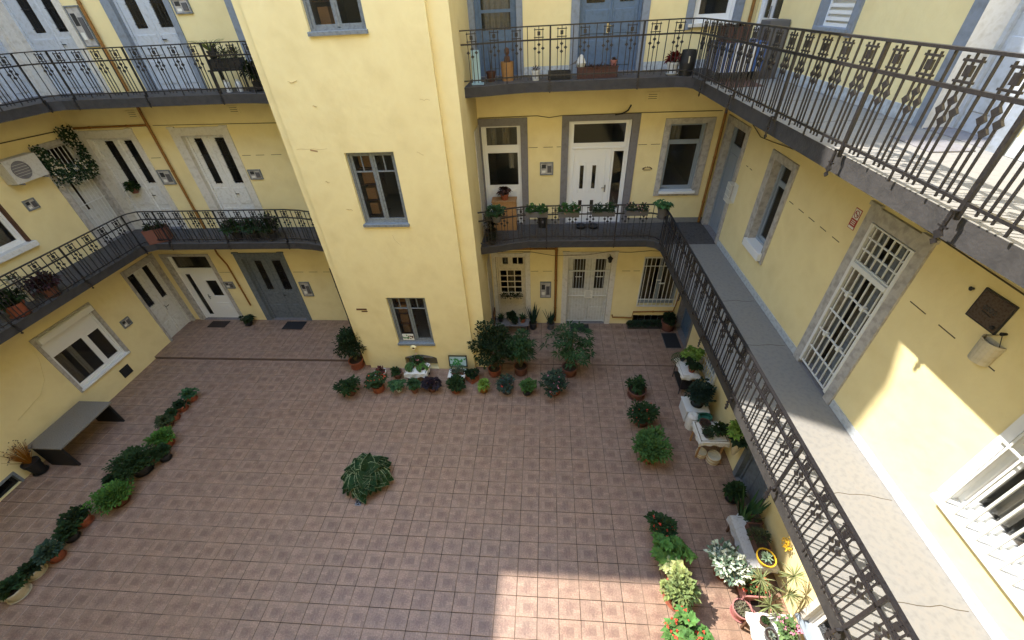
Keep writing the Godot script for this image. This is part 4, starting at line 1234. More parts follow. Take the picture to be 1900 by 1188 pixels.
func box_planter(label: String, at: Vector3, size: Vector3, m: String, k: String, h: float, n: int, c: Color, fl := [], turn := 0.0, group := "window-box planters") -> Node3D:
	rng.seed = hash(label)
	var o := thing("planter_box", label, "planter", at, turn, group)
	var g := G.new()
	var t := 0.015
	for s in [-1, 1]:
		g.box(Vector3(s * (size.x - t) * 0.5, size.y * 0.5, 0), Vector3(t, size.y, size.z))
		g.box(Vector3(0, size.y * 0.5, s * (size.z - t) * 0.5), Vector3(size.x - t * 2.02, size.y * 0.996, t))
	g.box(Vector3(0, 0.01, 0), Vector3(size.x - t * 2.1, 0.018, size.z - t * 2.1))
	for s in [-1, 1]:
		g.box(Vector3(0, size.y - 0.012, s * (size.z * 0.5 + 0.005)), Vector3(size.x + 0.02, 0.02, 0.01))
	part(o, "trough", g, m)
	part(o, "soil", boxm(Vector3(size.x - t * 2.2, 0.02, size.z - t * 2.2)), "soil", Vector3(0, size.y * 0.82, 0))
	var cnt := maxi(2, int(size.x / 0.2))
	var fg := G.new()
	var pg := G.new()
	for i in cnt:
		var b := Vector3(lerpf(-0.5, 0.5, (i + 0.5) / cnt) * size.x, size.y * 0.82, rng.randf_range(-0.03, 0.03))
		for j in int(float(n) * 1.8 / cnt):
			var d := Vector3(rng.randfn(), rng.randf_range(0.1, 1.2), rng.randfn()).normalized()
			fg.col = jit(c, 0.35)
			var p := b + d * Vector3(0.13, h * 0.9, 0.14) * pow(rng.randf(), 0.4)
			fg.leaf(p, d, (Vector3.UP + d).normalized(), 0.06 * rng.randf_range(0.7, 1.3), 0.05 if k == "broad" else 0.03)
			if fl and rng.randf() < fl[1]:
				for q in 6:
					pg.col = jit(fl[0], 0.2)
					pg.leaf(p + d * 0.05, Vector3(rng.randfn(), rng.randfn() + 0.5, rng.randfn()).normalized(), Vector3.UP, fl[2], fl[2] * 0.8)
	stuff(part(o, "foliage", fg, "leaf"))
	if not pg.v.is_empty():
		stuff(part(o, "flowers", pg, "petal"))
	return o

const GREEN := Color(0.055, 0.105, 0.028)
const DARK := Color(0.024, 0.044, 0.016)
const DEEP := Color(0.017, 0.029, 0.012)
const LIME := Color(0.14, 0.22, 0.04)
const BLUEGREEN := Color(0.04, 0.085, 0.035)
const RED := Color(0.55, 0.06, 0.03)
const PINK := Color(0.60, 0.22, 0.30)
const WHITE := Color(0.75, 0.74, 0.70)

func courtyard_plants() -> void:
	var P := Vector3.ZERO
	# before the stair tower
	plant("tall dark evergreen shrub in terracotta pot at the tower's left corner", Vector3(-5.95, 0, -8.98), ["round", 0.22, 0.30, "terracotta"], "dense", 0.95, 1.35, 1500, DEEP)
	plant("dark leafy potted plant nearest the big corner shrub", Vector3(-5.70, 0, -7.83), ["round", 0.13, 0.20, "old_terracotta"], "bush", 0.60, 0.45, 420, DARK)
	plant("orange clay pot of broad red-veined leaves with scarlet petals around it", Vector3(-4.92, 0, -7.99), ["round", 0.18, 0.24, "terracotta"], "broad", 0.66, 0.42, 150, DARK, [RED, 26, 0.03])
	plant("white enamel basin with red-leaved seedlings", Vector3(-5.08, 0, -8.62), ["bowl", 0.18, 0.14, "white_pot"], "bush", 0.28, 0.10, 60, Color(0.10, 0.035, 0.03))
	plant("brown-red bowl pot on a pale saucer, sparse leaves", Vector3(-4.50, 0, -8.54), ["bowl", 0.17, 0.22, "old_terracotta"], "bush", 0.32, 0.16, 90, DARK)
	plant("green broad-leaved plant in small white pot", Vector3(-4.29, 0, -7.98), ["round", 0.10, 0.15, "white_pot"], "broad", 0.44, 0.28, 90, BLUEGREEN)
	plant("small round-topped green plant in dark clay pot below the cloth table", Vector3(-3.81, 0, -7.96), ["round", 0.12, 0.18, "old_terracotta"], "bush", 0.32, 0.32, 220, Color(0.035, 0.07, 0.03))
	plant("nearly black purple-leaved plant between two clay pots", Vector3(-3.29, 0, -8.04), ["round", 0.13, 0.16, "old_terracotta"], "broad", 0.54, 0.36, 120, Color(0.020, 0.014, 0.018))
	plant("dark green plant in orange clay pot before the leaning picture", Vector3(-2.58, 0, -8.01), ["round", 0.14, 0.20, "terracotta"], "bush", 0.50, 0.28, 380, DARK)
	plant("square terracotta tub turned on its corner, low dark plant", Vector3(-2.15, 0, -8.48), ["square", 0.14, 0.20, "terracotta", PI / 4], "bush", 0.30, 0.18, 120, DEEP)
	plant("small yellow-green plant in an ochre pot on black saucer", Vector3(-1.76, 0, -8.04), ["round", 0.13, 0.24, "brown_pipe"], "bush", 0.34, 0.18, 160, LIME)
	plant("tall airy dark-leaved shrub against the tower's right corner", Vector3(-1.50, 0, -8.74), ["round", 0.19, 0.26, "terracotta"], "bush", 1.25, 1.75, 1500, DEEP)
	plant("tall umbrella-leaved shrub in gray-brown pot, middle of three tall shrubs", Vector3(-0.70, 0, -8.82), ["round", 0.20, 0.30, "old_terracotta"], "whorl", 1.14, 1.46, 420, Color(0.024, 0.050, 0.018))
	plant("tall umbrella-leaved shrub with a long side branch standing alone", Vector3(0.77, 0, -8.82), ["round", 0.23, 0.30, "old_terracotta"], "whorl", 1.38, 1.60, 420, Color(0.027, 0.056, 0.02))
	plant("potted plant with a few pink flowers to its left", Vector3(-1.07, 0, -8.02), ["round", 0.14, 0.18, "gray_pot"], "bush", 0.54, 0.38, 300, Color(0.04, 0.06, 0.045), [RED, 10, 0.035])
	plant("compact round green bush without flowers in dark pot", Vector3(-0.47, 0, -7.98), ["round", 0.13, 0.18, "dark_pot"], "dense", 0.48, 0.38, 420, GREEN)
	plant("wide orange clay pot of pink-flowered plants before the lone umbrella shrub", Vector3(0.29, 0, -8.05), ["round", 0.19, 0.22, "terracotta"], "bush", 0.86, 0.48, 560, Color(0.035, 0.055, 0.035), [PINK, 34, 0.03])
	# the row by the sunny side
	plant("wide terracotta pot with a small upright citrus plant", Vector3(2.62, 0, -7.98), ["round", 0.25, 0.28, "old_terracotta"], "bush", 0.46, 0.42, 260, DARK)
	plant("dark bush with red flowers on both sides in the row of three", Vector3(2.58, 0, -7.02), ["round", 0.18, 0.2, "old_terracotta"], "bush", 0.74, 0.58, 560, DARK, [RED, 20, 0.03])
	plant("spreading bright green bush in an orange clay pot", Vector3(2.58, 0, -5.98), ["round", 0.22, 0.24, "terracotta"], "bush", 0.92, 0.60, 850, GREEN)
	plant("dark plant with red flower heads beside a broad light-green one", Vector3(2.43, 0, -4.10), ["round", 0.13, 0.22, "old_terracotta"], "bush", 0.54, 0.46, 320, DARK, [RED, 22, 0.035])
	plant("broad light-green leaves in a square terracotta tub", Vector3(2.50, 0, -3.70), ["square", 0.17, 0.24, "terracotta"], "broad", 0.66, 0.48, 190, Color(0.06, 0.13, 0.03))
	plant("pale variegated plant just before the square terracotta tub", Vector3(2.46, 0, -3.36), ["round", 0.1, 0.2, "old_terracotta"], "broad", 0.34, 0.42, 70, Color(0.30, 0.34, 0.14))
	plant("large round clay pot of pale succulents in full sun", Vector3(2.52, 0, -2.98), ["round", 0.26, 0.32, "terracotta"], "bush", 0.56, 0.40, 520, Color(0.16, 0.20, 0.07))
	plant("sunlit red-flowered plant with glossy leaves near the pavement's edge", Vector3(2.45, 0, -2.32), ["round", 0.19, 0.24, "old_terracotta"], "broad", 0.72, 0.52, 170, Color(0.07, 0.15, 0.04), [RED, 44, 0.035])
	plant("white-edged evergreen in small clay pot at the shadow's edge", Vector3(3.48, 0, -3.44), ["round", 0.15, 0.2, "terracotta"], "bush", 0.76, 0.62, 520, Color(0.10, 0.15, 0.10), [], "potted_plant", "potted plants of the courtyard", Color(0.48, 0.52, 0.40))
	plant("long-leaved sword plant in white pot before the slate gray door", Vector3(4.17, 0, -4.36), ["round", 0.15, 0.32, "white_pot"], "sword", 0.75, 0.85, 34, Color(0.04, 0.09, 0.035))
	plant("dark low plant in front of the slate gray door", Vector3(4.20, 0, -4.98), ["round", 0.14, 0.2, "dark_pot"], "bush", 0.4, 0.4, 260, DARK)
	plant("round pink clay pot of pebbly succulents beside the pink trough", Vector3(3.58, 0, -2.78), ["round", 0.16, 0.26, "pink_plastic"], "fine", 0.24, 0.08, 120, Color(0.14, 0.13, 0.08))
	plant("shallow pink bowl next to the pebbly succulents", Vector3(3.93, 0, -2.86), ["bowl", 0.17, 0.20, "pink_plastic"], "spiky", 0.85, 1.05, 150, Color(0.17, 0.19, 0.08))
	box_planter("pink plastic trough of red and orange flowers", Vector3(3.88, 0.12, -3.14), Vector3(0.44, 0.26, 0.40), "pink_plastic", "bush", 0.18, 260, Color(0.10, 0.15, 0.05), [RED, 0.10, 0.03])
	var st := thing("plant_stand", "low upturned crate under the pink trough", "stand", Vector3(3.88, 0, -3.14))
	for s in [-1, 1]:
		sbox(st, "side", Vector3(s * 0.2 - 0.01, 0, -0.18), Vector3(s * 0.2 + 0.01, 0.105, 0.18), "brown_wood")
	sbox(st, "top", Vector3(-0.22, 0.105, -0.19), Vector3(0.22, 0.12, 0.19), "brown_wood")
	# the long row by the left wing
	var row := "small pots in the row by the bench"
	plant("small two-tufted plant in clay pot, first of the row below the vent", Vector3(-10.53, 0, -7.46), ["round", 0.16, 0.2, "terracotta"], "bush", 0.37, 0.19, 200, Color(0.04, 0.09, 0.04), [], "potted_plant", row)
	plant("low dark plant in pale-rimmed clay pot, second of the row below the vent", Vector3(-10.56, 0, -7.10), ["round", 0.16, 0.18, "terracotta"], "bush", 0.30, 0.11, 160, DEEP, [], "potted_plant", row)
	plant("small dark plant in clay pot, third of the row below the vent", Vector3(-10.53, 0, -6.76), ["round", 0.14, 0.2, "terracotta"], "bush", 0.30, 0.16, 160, DARK, [], "potted_plant", row)
	plant("brownish leafy plant in clay pot beside the round green bush", Vector3(-10.55, 0, -6.48), ["round", 0.16, 0.18, "old_terracotta"], "bush", 0.35, 0.18, 200, Color(0.045, 0.06, 0.025), [], "potted_plant", row)
	plant("round fresh green bush in clay pot by the small pots", Vector3(-10.10, 0, -5.90), ["round", 0.19, 0.22, "terracotta"], "dense", 0.59, 0.32, 750, Color(0.06, 0.13, 0.025), [], "potted_plant", row)
	plant("wide spreading dark bush, the largest in the row by the bench", Vector3(-10.12, 0, -5.12), ["round", 0.22, 0.26, "dark_pot"], "dense", 0.89, 0.50, 1500, DARK, [], "potted_plant", row)
	plant("dark bush squeezed between the round green bush and the largest one", Vector3(-9.80, 0, -5.48), ["round", 0.14, 0.2, "dark_pot"], "dense", 0.42, 0.27, 420, DARK, [], "potted_plant", row)
	plant("small black-green plant below the largest bush of the row", Vector3(-10.52, 0, -4.74), ["round", 0.12, 0.16, "dark_pot"], "bush", 0.30, 0.18, 200, DEEP, [], "potted_plant", row)
	plant("wide flat bright green bush in the row by the bench", Vector3(-10.04, 0, -4.32), ["round", 0.2, 0.2, "old_terracotta"], "dense", 0.76, 0.30, 900, Color(0.06, 0.125, 0.025), [], "potted_plant", row)
	plant("dark drooping plant in a clay pot holding a white shard", Vector3(-10.48, 0, -3.80), ["round", 0.17, 0.22, "terracotta"], "bush", 0.47, 0.26, 380, DEEP, [], "potted_plant", row)
	plant("dark plant without visible pot next to the white shard", Vector3(-10.44, 0, -3.46), ["round", 0.14, 0.18, "dark_pot"], "bush", 0.37, 0.27, 300, DARK, [], "potted_plant", row)
	plant("spider-like gray-green plant in tilted clay pot", Vector3(-10.40, 0, -3.06), ["round", 0.15, 0.2, "terracotta"], "bush", 0.42, 0.30, 330, Color(0.04, 0.065, 0.04), [], "potted_plant", row)
	plant("low dark plant in pale bowl near the row's end", Vector3(-10.56, 0, -2.74), ["round", 0.18, 0.22, "pale_pot"], "bush", 0.30, 0.11, 220, DEEP, [], "potted_plant", row)
	plant("feathery dark plant in pale pot, last of the row", Vector3(-10.54, 0, -2.36), ["round", 0.2, 0.26, "pale_pot"], "bush", 0.39, 0.24, 300, DARK, [], "potted_plant", row)
	plant("dried orange stalks with dark seed heads in black pot behind the bench", Vector3(-12.90, 0, -5.0), ["round", 0.17, 0.42, "black"], "dried", 0.62, 0.62, 110, Color(0.34, 0.13, 0.015), [Color(0.05, 0.03, 0.02), 40, 0.025])
	plant("dark plant on the pavement beside the gray double door", Vector3(-10.80, 0.09, -10.96), ["round", 0.14, 0.14, "dark_pot"], "broad", 0.46, 0.26, 70, DEEP)
	# rear right corner
	plant("big brown terracotta tub with a round dark cactus in the rear corner", Vector3(4.16, 0.03, -10.98), ["round", 0.23, 0.34, "old_terracotta"], "dense", 0.42, 0.32, 600, DEEP)
	box_planter("long low trough of dark ground ivy under the cellar window", Vector3(3.42, 0.03, -11.06), Vector3(1.16, 0.13, 0.2), "dark_pot", "bush", 0.14, 900, Color(0.028, 0.045, 0.025))
	plant("upright snake plant beside the small meter cupboard", Vector3(-0.38, 0.03, -10.95), ["round", 0.13, 0.26, "dark_pot"], "sword", 0.6, 0.75, 20, Color(0.02, 0.04, 0.025))
	plant("smaller snake plant beside the brown drainpipe", Vector3(0.22, 0.03, -10.95), ["round", 0.13, 0.24, "gray_pot"], "sword", 0.55, 0.6, 14, Color(0.02, 0.04, 0.025))
	hosta()

func hosta() -> void:
	rng.seed = 404
	var o := thing("hosta_plant", "large round hosta with white-edged leaves alone in mid-courtyard", "plant", Vector3(-4.23, 0, -5.10))
	part(o, "pot", pot_mesh("round", 0.2, 0.22), "old_terracotta")
	var g := G.new()
	g.disk(Vector3(0, 0.19, 0), 0.18)
	part(o, "soil", g, "soil")
	var kinds := []
	for k in 6:
		g = G.new()
		g.col = jit(Color(0.016, 0.036, 0.014), 0.25)
		g.blade(Vector3.ZERO, Vector3(0, 0.75 + 0.1 * (k % 3), -1.0), 0.46, 0.30, 1.7 + 0.2 * (k % 3), 6, Color(0.20, 0.24, 0.13))
		kinds.append(g.done())
	for i in 96:
		var ring := sqrt((i + 1) / 96.0)
		var a := i * 2.39996
		var b := Basis(Vector3.UP, a) * Basis(Vector3.RIGHT, lerpf(0.85, -0.2, ring) + rng.randf_range(-0.12, 0.12)) * Basis(Vector3(0, 0, 1), rng.randf_range(-0.35, 0.35))
		var sc := lerpf(1.05, 1.42, ring) * rng.randf_range(0.85, 1.12)
		part(o, "leaf", kinds[rng.randi() % 6], "leaf_gloss", Vector3(rng.randf_range(-0.05, 0.05), 0.2, rng.randf_range(-0.05, 0.05)), b.scaled(Vector3.ONE * sc))

# ------------------------------------------------------------------ furniture and loose things
func table(called: String, label: String, category: String, at: Vector3, size: Vector3, top: String, leg: String, turn := 0.0) -> Node3D:
	var o := thing(called, label, category, at, turn)
	var g := G.new()
	g.bevel_box(Vector3(0, size.y - 0.015, 0), Vector3(size.x, 0.03, size.z), 0.005)
	part(o, "table_top", g, top)
	for sx in [-1, 1]:
		for sz in [-1, 1]:
			sbox(o, "leg", Vector3(sx * (size.x * 0.5 - 0.04) - 0.018, 0, sz * (size.z * 0.5 - 0.04) - 0.018), Vector3(sx * (size.x * 0.5 - 0.04) + 0.018, size.y - 0.03, sz * (size.z * 0.5 - 0.04) + 0.018), leg)
	return o

func cloth(label: String, at: Vector3, w: float, d: float, drop: float, m: String, turn := 0.0, sd := 1) -> void:
	var o := MeshInstance3D.new()
	o.name = numbered("tablecloth")
	var g := G.new()
	rng.seed = sd
	var n := 14
	var pts := []
	for i in n + 1:
		var rowp := []
		for j in n + 1:
			var x := lerpf(-0.5, 0.5, i / float(n)) * (w + drop * 2)
			var z := lerpf(-0.5, 0.5, j / float(n)) * (d + drop * 2)
			var ox := maxf(0.0, absf(x) - w * 0.5)
			var oz := maxf(0.0, absf(z) - d * 0.5)
			var down := maxf(ox, oz)
			var fold := sin((x + z) * 26.0 + sd) * 0.016 * clampf(down / 0.1, 0, 1)
			var px := signf(x) * (minf(absf(x), w * 0.5) + minf(ox, 0.012) + (fold + 0.012 if ox > 0 else 0.0))
			var pz := signf(z) * (minf(absf(z), d * 0.5) + minf(oz, 0.012) + (fold + 0.012 if oz > 0 else 0.0))
			rowp.append(Vector3(px, -down * (1.0 + 0.12 * sin(x * 9.0 + sd)) + rng.randf_range(0, 0.003) + 0.003, pz))
		pts.append(rowp)
	for i in n:
		for j in n:
			g._q(pts[i][j], pts[i][j + 1], pts[i + 1][j + 1], pts[i + 1][j])
	o.mesh = g.done()
	o.material_override = mats[m]
	add_child(o, true)
	o.position = at
	o.rotation.y = turn
	tag(o, label, "tablecloth")

func furniture() -> void:
	# bench with slab legs by the left wing
	var b := thing("bench_table", "long gray board on black slab legs against the left wall", "bench", Vector3(-12.42, 0, -5.92))
	var g := G.new()
	g.bevel_box(Vector3(0, 0.76, 0), Vector3(0.98, 0.045, 1.52), 0.01)
	part(b, "board", g, "old_wood")
	for s in [-1, 1]:
		g = G.new()
		g.bevel_box(Vector3(0, 0.368, s * 0.70), Vector3(0.80, 0.735, 0.05), 0.006)
		part(b, "leg", g, "black")
	sbox(b, "stretcher", Vector3(-0.40, 0.35, -0.674), Vector3(-0.36, 0.735, 0.674), "black")
	# cloth-covered table with hanging plants before the niche
	table("small_table", "small table under a white cloth before the arched niche", "table", Vector3(-3.82, 0, -8.52), Vector3(0.62, 0.42, 0.42), "old_wood", "black")
	cloth("crumpled white cloth on the table before the niche", Vector3(-3.82, 0.422, -8.52), 0.63, 0.43, 0.17, "cloth", 0.0, 3)
	plant("trailing green plant on the left of the white cloth", Vector3(-3.98, 0.427, -8.52), ["round", 0.09, 0.13, "dark_pot"], "trail", 0.26, 0.2, 22, Color(0.05, 0.10, 0.03))
	plant("trailing green plant on the right of the white cloth", Vector3(-3.63, 0.427, -8.50), ["round", 0.09, 0.13, "dark_pot"], "trail", 0.24, 0.2, 20, Color(0.06, 0.12, 0.03))
	plant("pink-flowered plant behind the trailing ones, in the arched niche", Vector3(-3.80, 0.427, -8.66), ["round", 0.07, 0.1, "old_terracotta"], "bush", 0.34, 0.22, 120, DARK, [PINK, 12, 0.03])
	# white tray table, leaning picture
	table("tray_table", "low white tray table with a clay trough on it", "table", Vector3(-2.60, 0, -8.48), Vector3(0.52, 0.30, 0.38), "white_pot", "black")
	box_planter("small clay trough with spiky gray-green plant on the white tray table", Vector3(-2.57, 0.302, -8.46), Vector3(0.36, 0.10, 0.14), "brown_box", "bush", 0.2, 130, Color(0.07, 0.10, 0.06))
	var pc := thing("leaning_picture", "black-framed green landscape print leaning on the tower wall", "picture", Vector3(-2.60, 0.302, -8.74))
	pc.rotation.x = -0.16
	for q in [[-0.28, 0.0, -0.25, 0.40], [0.25, 0.0, 0.28, 0.40], [-0.25, 0.0, 0.25, 0.03], [-0.25, 0.37, 0.25, 0.40]]:
		sbox(pc, "frame", Vector3(q[0], q[1], -0.015), Vector3(q[2], q[3], 0.015), "black")
	sbox(pc, "print", Vector3(-0.25, 0.03, -0.01), Vector3(0.25, 0.37, 0.002), "sky_print")
	g = G.new()
	rng.seed = 8
	for i in 26:
		var c := Vector3(rng.randf_range(-0.2, 0.2), rng.randf_range(0.08, 0.26), 0.003 + i * 0.00003)
		g.leaf(c, Vector3(rng.randfn(), rng.randfn(), 0).normalized(), Vector3(0, 0, 1), 0.1, 0.07, 0.0)
	part(pc, "print_motif", g, "green_print")
	# cat or children's drawing behind the tower's ground-floor window
	var pt := thing("window_picture", "small white picture standing inside the tower's lowest window", "picture", Vector3(-4.06, 1.11, -9.02))
	sbox(pt, "sheet", Vector3(-0.17, 0, -0.004), Vector3(0.17, 0.24, 0.0), "paper")
	g = G.new()
	for i in 9:
		g.leaf(Vector3(rng.randf_range(-0.13, 0.05), rng.randf_range(0.05, 0.18), 0.001 + i * 0.0001), Vector3(rng.randfn(), rng.randfn(), 0).normalized(), Vector3(0, 0, 1), 0.07, 0.05, 0.0)
	part(pt, "print_motif", g, "green_print")
	g = G.new()
	for i in 9:
		g.leaf(Vector3(rng.randf_range(-0.02, 0.12), rng.randf_range(0.05, 0.18), 0.002 + i * 0.0001), Vector3(rng.randfn(), rng.randfn(), 0).normalized(), Vector3(0, 0, 1), 0.06, 0.05, 0.0)
	part(pt, "print_motif", g, "brown_wood")
	var lm := thing("wall_lamp", "round yellow wall lamp under the tower's lowest sill", "lamp", Vector3(-3.92, 0.92, -8.94))
	g = G.new()
	g.lathe([Vector2(0.001, 0), Vector2(0.11, 0.0), Vector2(0.10, 0.05), Vector2(0.06, 0.1), Vector2(0.05, 0.1), Vector2(0.04, 0.06), Vector2(0.001, 0.05)], 16)
	part(lm, "shade", g, "plaster", Vector3.ZERO, Basis(Vector3.RIGHT, PI / 2))
	g = G.new()
	g.lathe([Vector2(0.001, 0.05), Vector2(0.035, 0.06), Vector2(0.03, 0.09), Vector2(0.001, 0.10)], 12)
	part(lm, "bulb", g, "brown_wood", Vector3.ZERO, Basis(Vector3.RIGHT, PI / 2))
	# iron plant stand by the rear of the right wing
	var s := thing("plant_stand", "wrought iron stand with a pale patterned cloth near the doormat", "stand", Vector3(4.02, 0, -8.42))
	for sx in [-1, 1]:
		for sz in [-1, 1]:
			part(s, "leg", boxm(Vector3(0.02, 0.74, 0.02)), "iron", Vector3(sx * 0.2, 0.37, sz * 0.34))
	sbox(s, "shelf", Vector3(-0.21, 0.2, -0.35), Vector3(0.21, 0.215, 0.35), "iron")
	sbox(s, "top", Vector3(-0.22, 0.74, -0.36), Vector3(0.22, 0.755, 0.36), "iron")
	cloth("pale green patterned cloth on the iron plant stand", Vector3(4.02, 0.758, -8.42), 0.45, 0.73, 0.13, "cloth", 0.0, 9)
	plant("lime green foliage plant on the iron stand", Vector3(4.14, 0.765, -8.62), ["round", 0.12, 0.16, "dark_pot"], "broad", 0.5, 0.36, 110, LIME)
	plant("dark trailing ivy at the rear end of the iron stand", Vector3(3.92, 0.765, -8.66), ["round", 0.08, 0.12, "dark_pot"], "trail", 0.4, 0.2, 20, Color(0.04, 0.07, 0.03))
	plant("black-leaved plant in clay pot at the front of the iron stand", Vector3(4.06, 0.765, -8.24), ["round", 0.11, 0.15, "terracotta"], "broad", 0.34, 0.26, 60, DEEP)
	# shrub on a white box, bags
	var wbx := thing("white_box", "white styrofoam box carrying the dark round shrub", "box", Vector3(4.0, 0, -7.36))
	g = G.new()
	g.bevel_box(Vector3(0, 0.19, 0), Vector3(0.56, 0.38, 0.5), 0.015)
	part(wbx, "body", g, "white_pot")
	g = G.new()
	g.bevel_box(Vector3(0, 0.402, 0), Vector3(0.6, 0.04, 0.54), 0.012)
	part(wbx, "lid", g, "white_pot")
	plant("dark round shrub standing on the white box", Vector3(4.02, 0.423, -7.34), ["round", 0.16, 0.2, "dark_pot"], "dense", 0.66, 0.55, 1000, Color(0.024, 0.04, 0.028))
	var bag := thing("white_bag", "crumpled white bag beside the green bag", "bag", Vector3(3.83, 0, -6.94))
	g = G.new()
	g.lathe([Vector2(0.001, 0), Vector2(0.13, 0.0), Vector2(0.15, 0.2), Vector2(0.14, 0.46), Vector2(0.08, 0.52), Vector2(0.001, 0.5)], 9)
	part(bag, "sack", g, "cloth")
	bag = thing("green_bag", "open green plastic bag of soil against the right wall", "bag", Vector3(4.08, 0, -6.86))
	g = G.new()
	g.lathe([Vector2(0.001, 0), Vector2(0.16, 0.0), Vector2(0.18, 0.25), Vector2(0.16, 0.55), Vector2(0.13, 0.55), Vector2(0.14, 0.45), Vector2(0.001, 0.42)], 10, Vector3.ZERO, Vector3(1.1, 1, 0.75))
	part(bag, "sack", g, "green_box")
	# white table with cloth and pots
	table("plant_table", "white-clothed wooden table of pots against the right wall", "table", Vector3(4.0, 0, -6.28), Vector3(0.62, 0.70, 0.56), "old_wood", "cardboard")
	cloth("white cloth hanging long on one side of the wooden plant table", Vector3(4.0, 0.702, -6.28), 0.63, 0.57, 0.16, "cloth", 0.0, 5)
	plant("reddish-brown bowl of bare soil on the wooden plant table", Vector3(3.88, 0.707, -6.44), ["bowl", 0.13, 0.12, "brown_box"], "fine", 0.2, 0.04, 40, Color(0.06, 0.04, 0.03))
	plant("dark spiny plant in dark bowl at the front of the wooden plant table", Vector3(3.86, 0.707, -6.14), ["bowl", 0.12, 0.12, "dark_pot"], "fine", 0.26, 0.16, 260, Color(0.035, 0.055, 0.03))
	plant("small gray pot with white pebbles and dark leaves on the wooden plant table", Vector3(4.12, 0.707, -6.18), ["round", 0.10, 0.14, "gray_pot"], "bush", 0.28, 0.2, 140, DARK, [WHITE, 5, 0.03])
	for q in [["wicker basket under the wooden plant table", Vector3(3.86, 0, -6.10), 0.12, 0.16], ["pale round drum just in front of the wooden plant table", Vector3(4.10, 0, -5.96), 0.15, 0.22]]:
		var k := thing("storage_basket", q[0], "basket", q[1], 0.0, "baskets under the plant table")
		g = G.new()
		g.lathe([Vector2(0.001, 0), Vector2(q[2], 0), Vector2(q[2] * 1.05, q[3] * 0.5), Vector2(q[2], q[3]), Vector2(q[2] * 0.9, q[3]), Vector2(q[2] * 0.92, q[3] * 0.8), Vector2(0.001, q[3] * 0.78)], 16)
		part(k, "body", g, "pale_pot")
		for yy in [0.25, 0.7]:
			g = G.new()
			g.lathe([Vector2(q[2] * 1.02, q[3] * yy), Vector2(q[2] * 1.08, q[3] * yy + 0.01), Vector2(q[2] * 1.02, q[3] * yy + 0.02)], 16)
			part(k, "hoop", g, "cardboard")
	# hanging cone planter
	var cn := thing("cone_planter", "pale cone planter hanging on the right wall with black and lime foliage", "planter", Vector3(4.32, 0.62, -5.72))
	g = G.new()
	g.lathe([Vector2(0.001, 0), Vector2(0.03, 0.01), Vector2(0.15, 0.50), Vector2(0.16, 0.52), Vector2(0.13, 0.52), Vector2(0.12, 0.46), Vector2(0.001, 0.45)], 16)
	part(cn, "cone", g, "pale_pot")
	g = G.new()
	for a in [0.4, 2.5, 4.6]:
		g.tube([Vector3(cos(a) * 0.14, 0.52, sin(a) * 0.14), Vector3(0.12, 1.0, 0)], 0.004, 0.004, 4)
	part(cn, "hanger", g, "pale_pot")
	rng.seed = 61
	foliage(cn, Vector3(-0.02, 0.47, 0), "broad", 0.42, 0.22, 60, DEEP, Color(-1, 0, 0), [])
	foliage(cn, Vector3(-0.02, 0.50, -0.14), "broad", 0.36, 0.36, 70, LIME, Color(-1, 0, 0), [])
	# gray-clothed table with trough and yellow pot
	table("plant_table", "low table under a gray cloth by the sunlit right wall", "table", Vector3(4.08, 0, -3.84), Vector3(0.5, 0.56, 0.92), "old_wood", "brown_wood")
	cloth("gray-white cloth sagging over the low table by the sunlit wall", Vector3(4.08, 0.562, -3.84), 0.51, 0.93, 0.2, "gray_cloth", 0.0, 13)
	box_planter("brown trough of seedlings on the gray cloth", Vector3(4.14, 0.567, -3.86), Vector3(0.26, 0.16, 0.50), "brown_box", "bush", 0.06, 160, Color(0.05, 0.06, 0.03))
	plant("small square brown tub behind the seedling trough", Vector3(4.24, 0.567, -4.2), ["square", 0.09, 0.14, "brown_box"], "fine", 0.16, 0.05, 60, Color(0.05, 0.05, 0.03))
	plant("yellow glazed bowl with a pale blue-green rosette", Vector3(4.10, 0.567, -3.46), ["bowl", 0.16, 0.20, "yellow_pot"], "agave", 0.24, 0.1, 22, Color(0.22, 0.30, 0.20))
	var yf := thing("wall_flower", "yellow flower spray fixed on the right wall above the seedling trough", "flower", Vector3(4.47, 0.9, -3.6))
	rng.seed = 71
	g = G.new()
	for i in 7:
		g.tube([Vector3.ZERO, Vector3(-0.03 - 0.02 * rng.randf(), 0.06 + 0.14 * rng.randf(), rng.randf_range(-0.1, 0.1))], 0.004, 0.003, 4)
	part(yf, "stems", g, "stem")
	g = G.new()
	for i in 60:
		g.col = jit(Color(0.62, 0.36, 0.02), 0.25)
		g.leaf(Vector3(-0.05, 0.14, 0) + Vector3(rng.randfn() * 0.02, rng.randfn() * 0.06, rng.randfn() * 0.05), Vector3(rng.randfn() - 1.0, rng.randfn(), rng.randfn()).normalized(), Vector3.UP, 0.04, 0.03)
	stuff(part(yf, "flowers", g, "petal"))
	# sunlit white table
	table("plant_table", "white-clothed table in full sun under the gallery", "table", Vector3(3.84, 0, -2.2), Vector3(0.66, 0.66, 0.8), "old_wood", "brown_wood")
	cloth("white tablecloth in full sun under the gallery", Vector3(3.84, 0.662, -2.2), 0.67, 0.81, 0.15, "cloth", 0.0, 17)
	plant("tiny dark clay pot on the sunlit tablecloth", Vector3(3.66, 0.667, -2.46), ["round", 0.07, 0.13, "brown_box"], "fine", 0.1, 0.05, 30, DARK)
	plant("gray round pot of gray succulents on the sunlit tablecloth", Vector3(3.68, 0.667, -2.26), ["round", 0.10, 0.14, "gray_pot"], "agave", 0.14, 0.06, 16, Color(0.18, 0.20, 0.16))
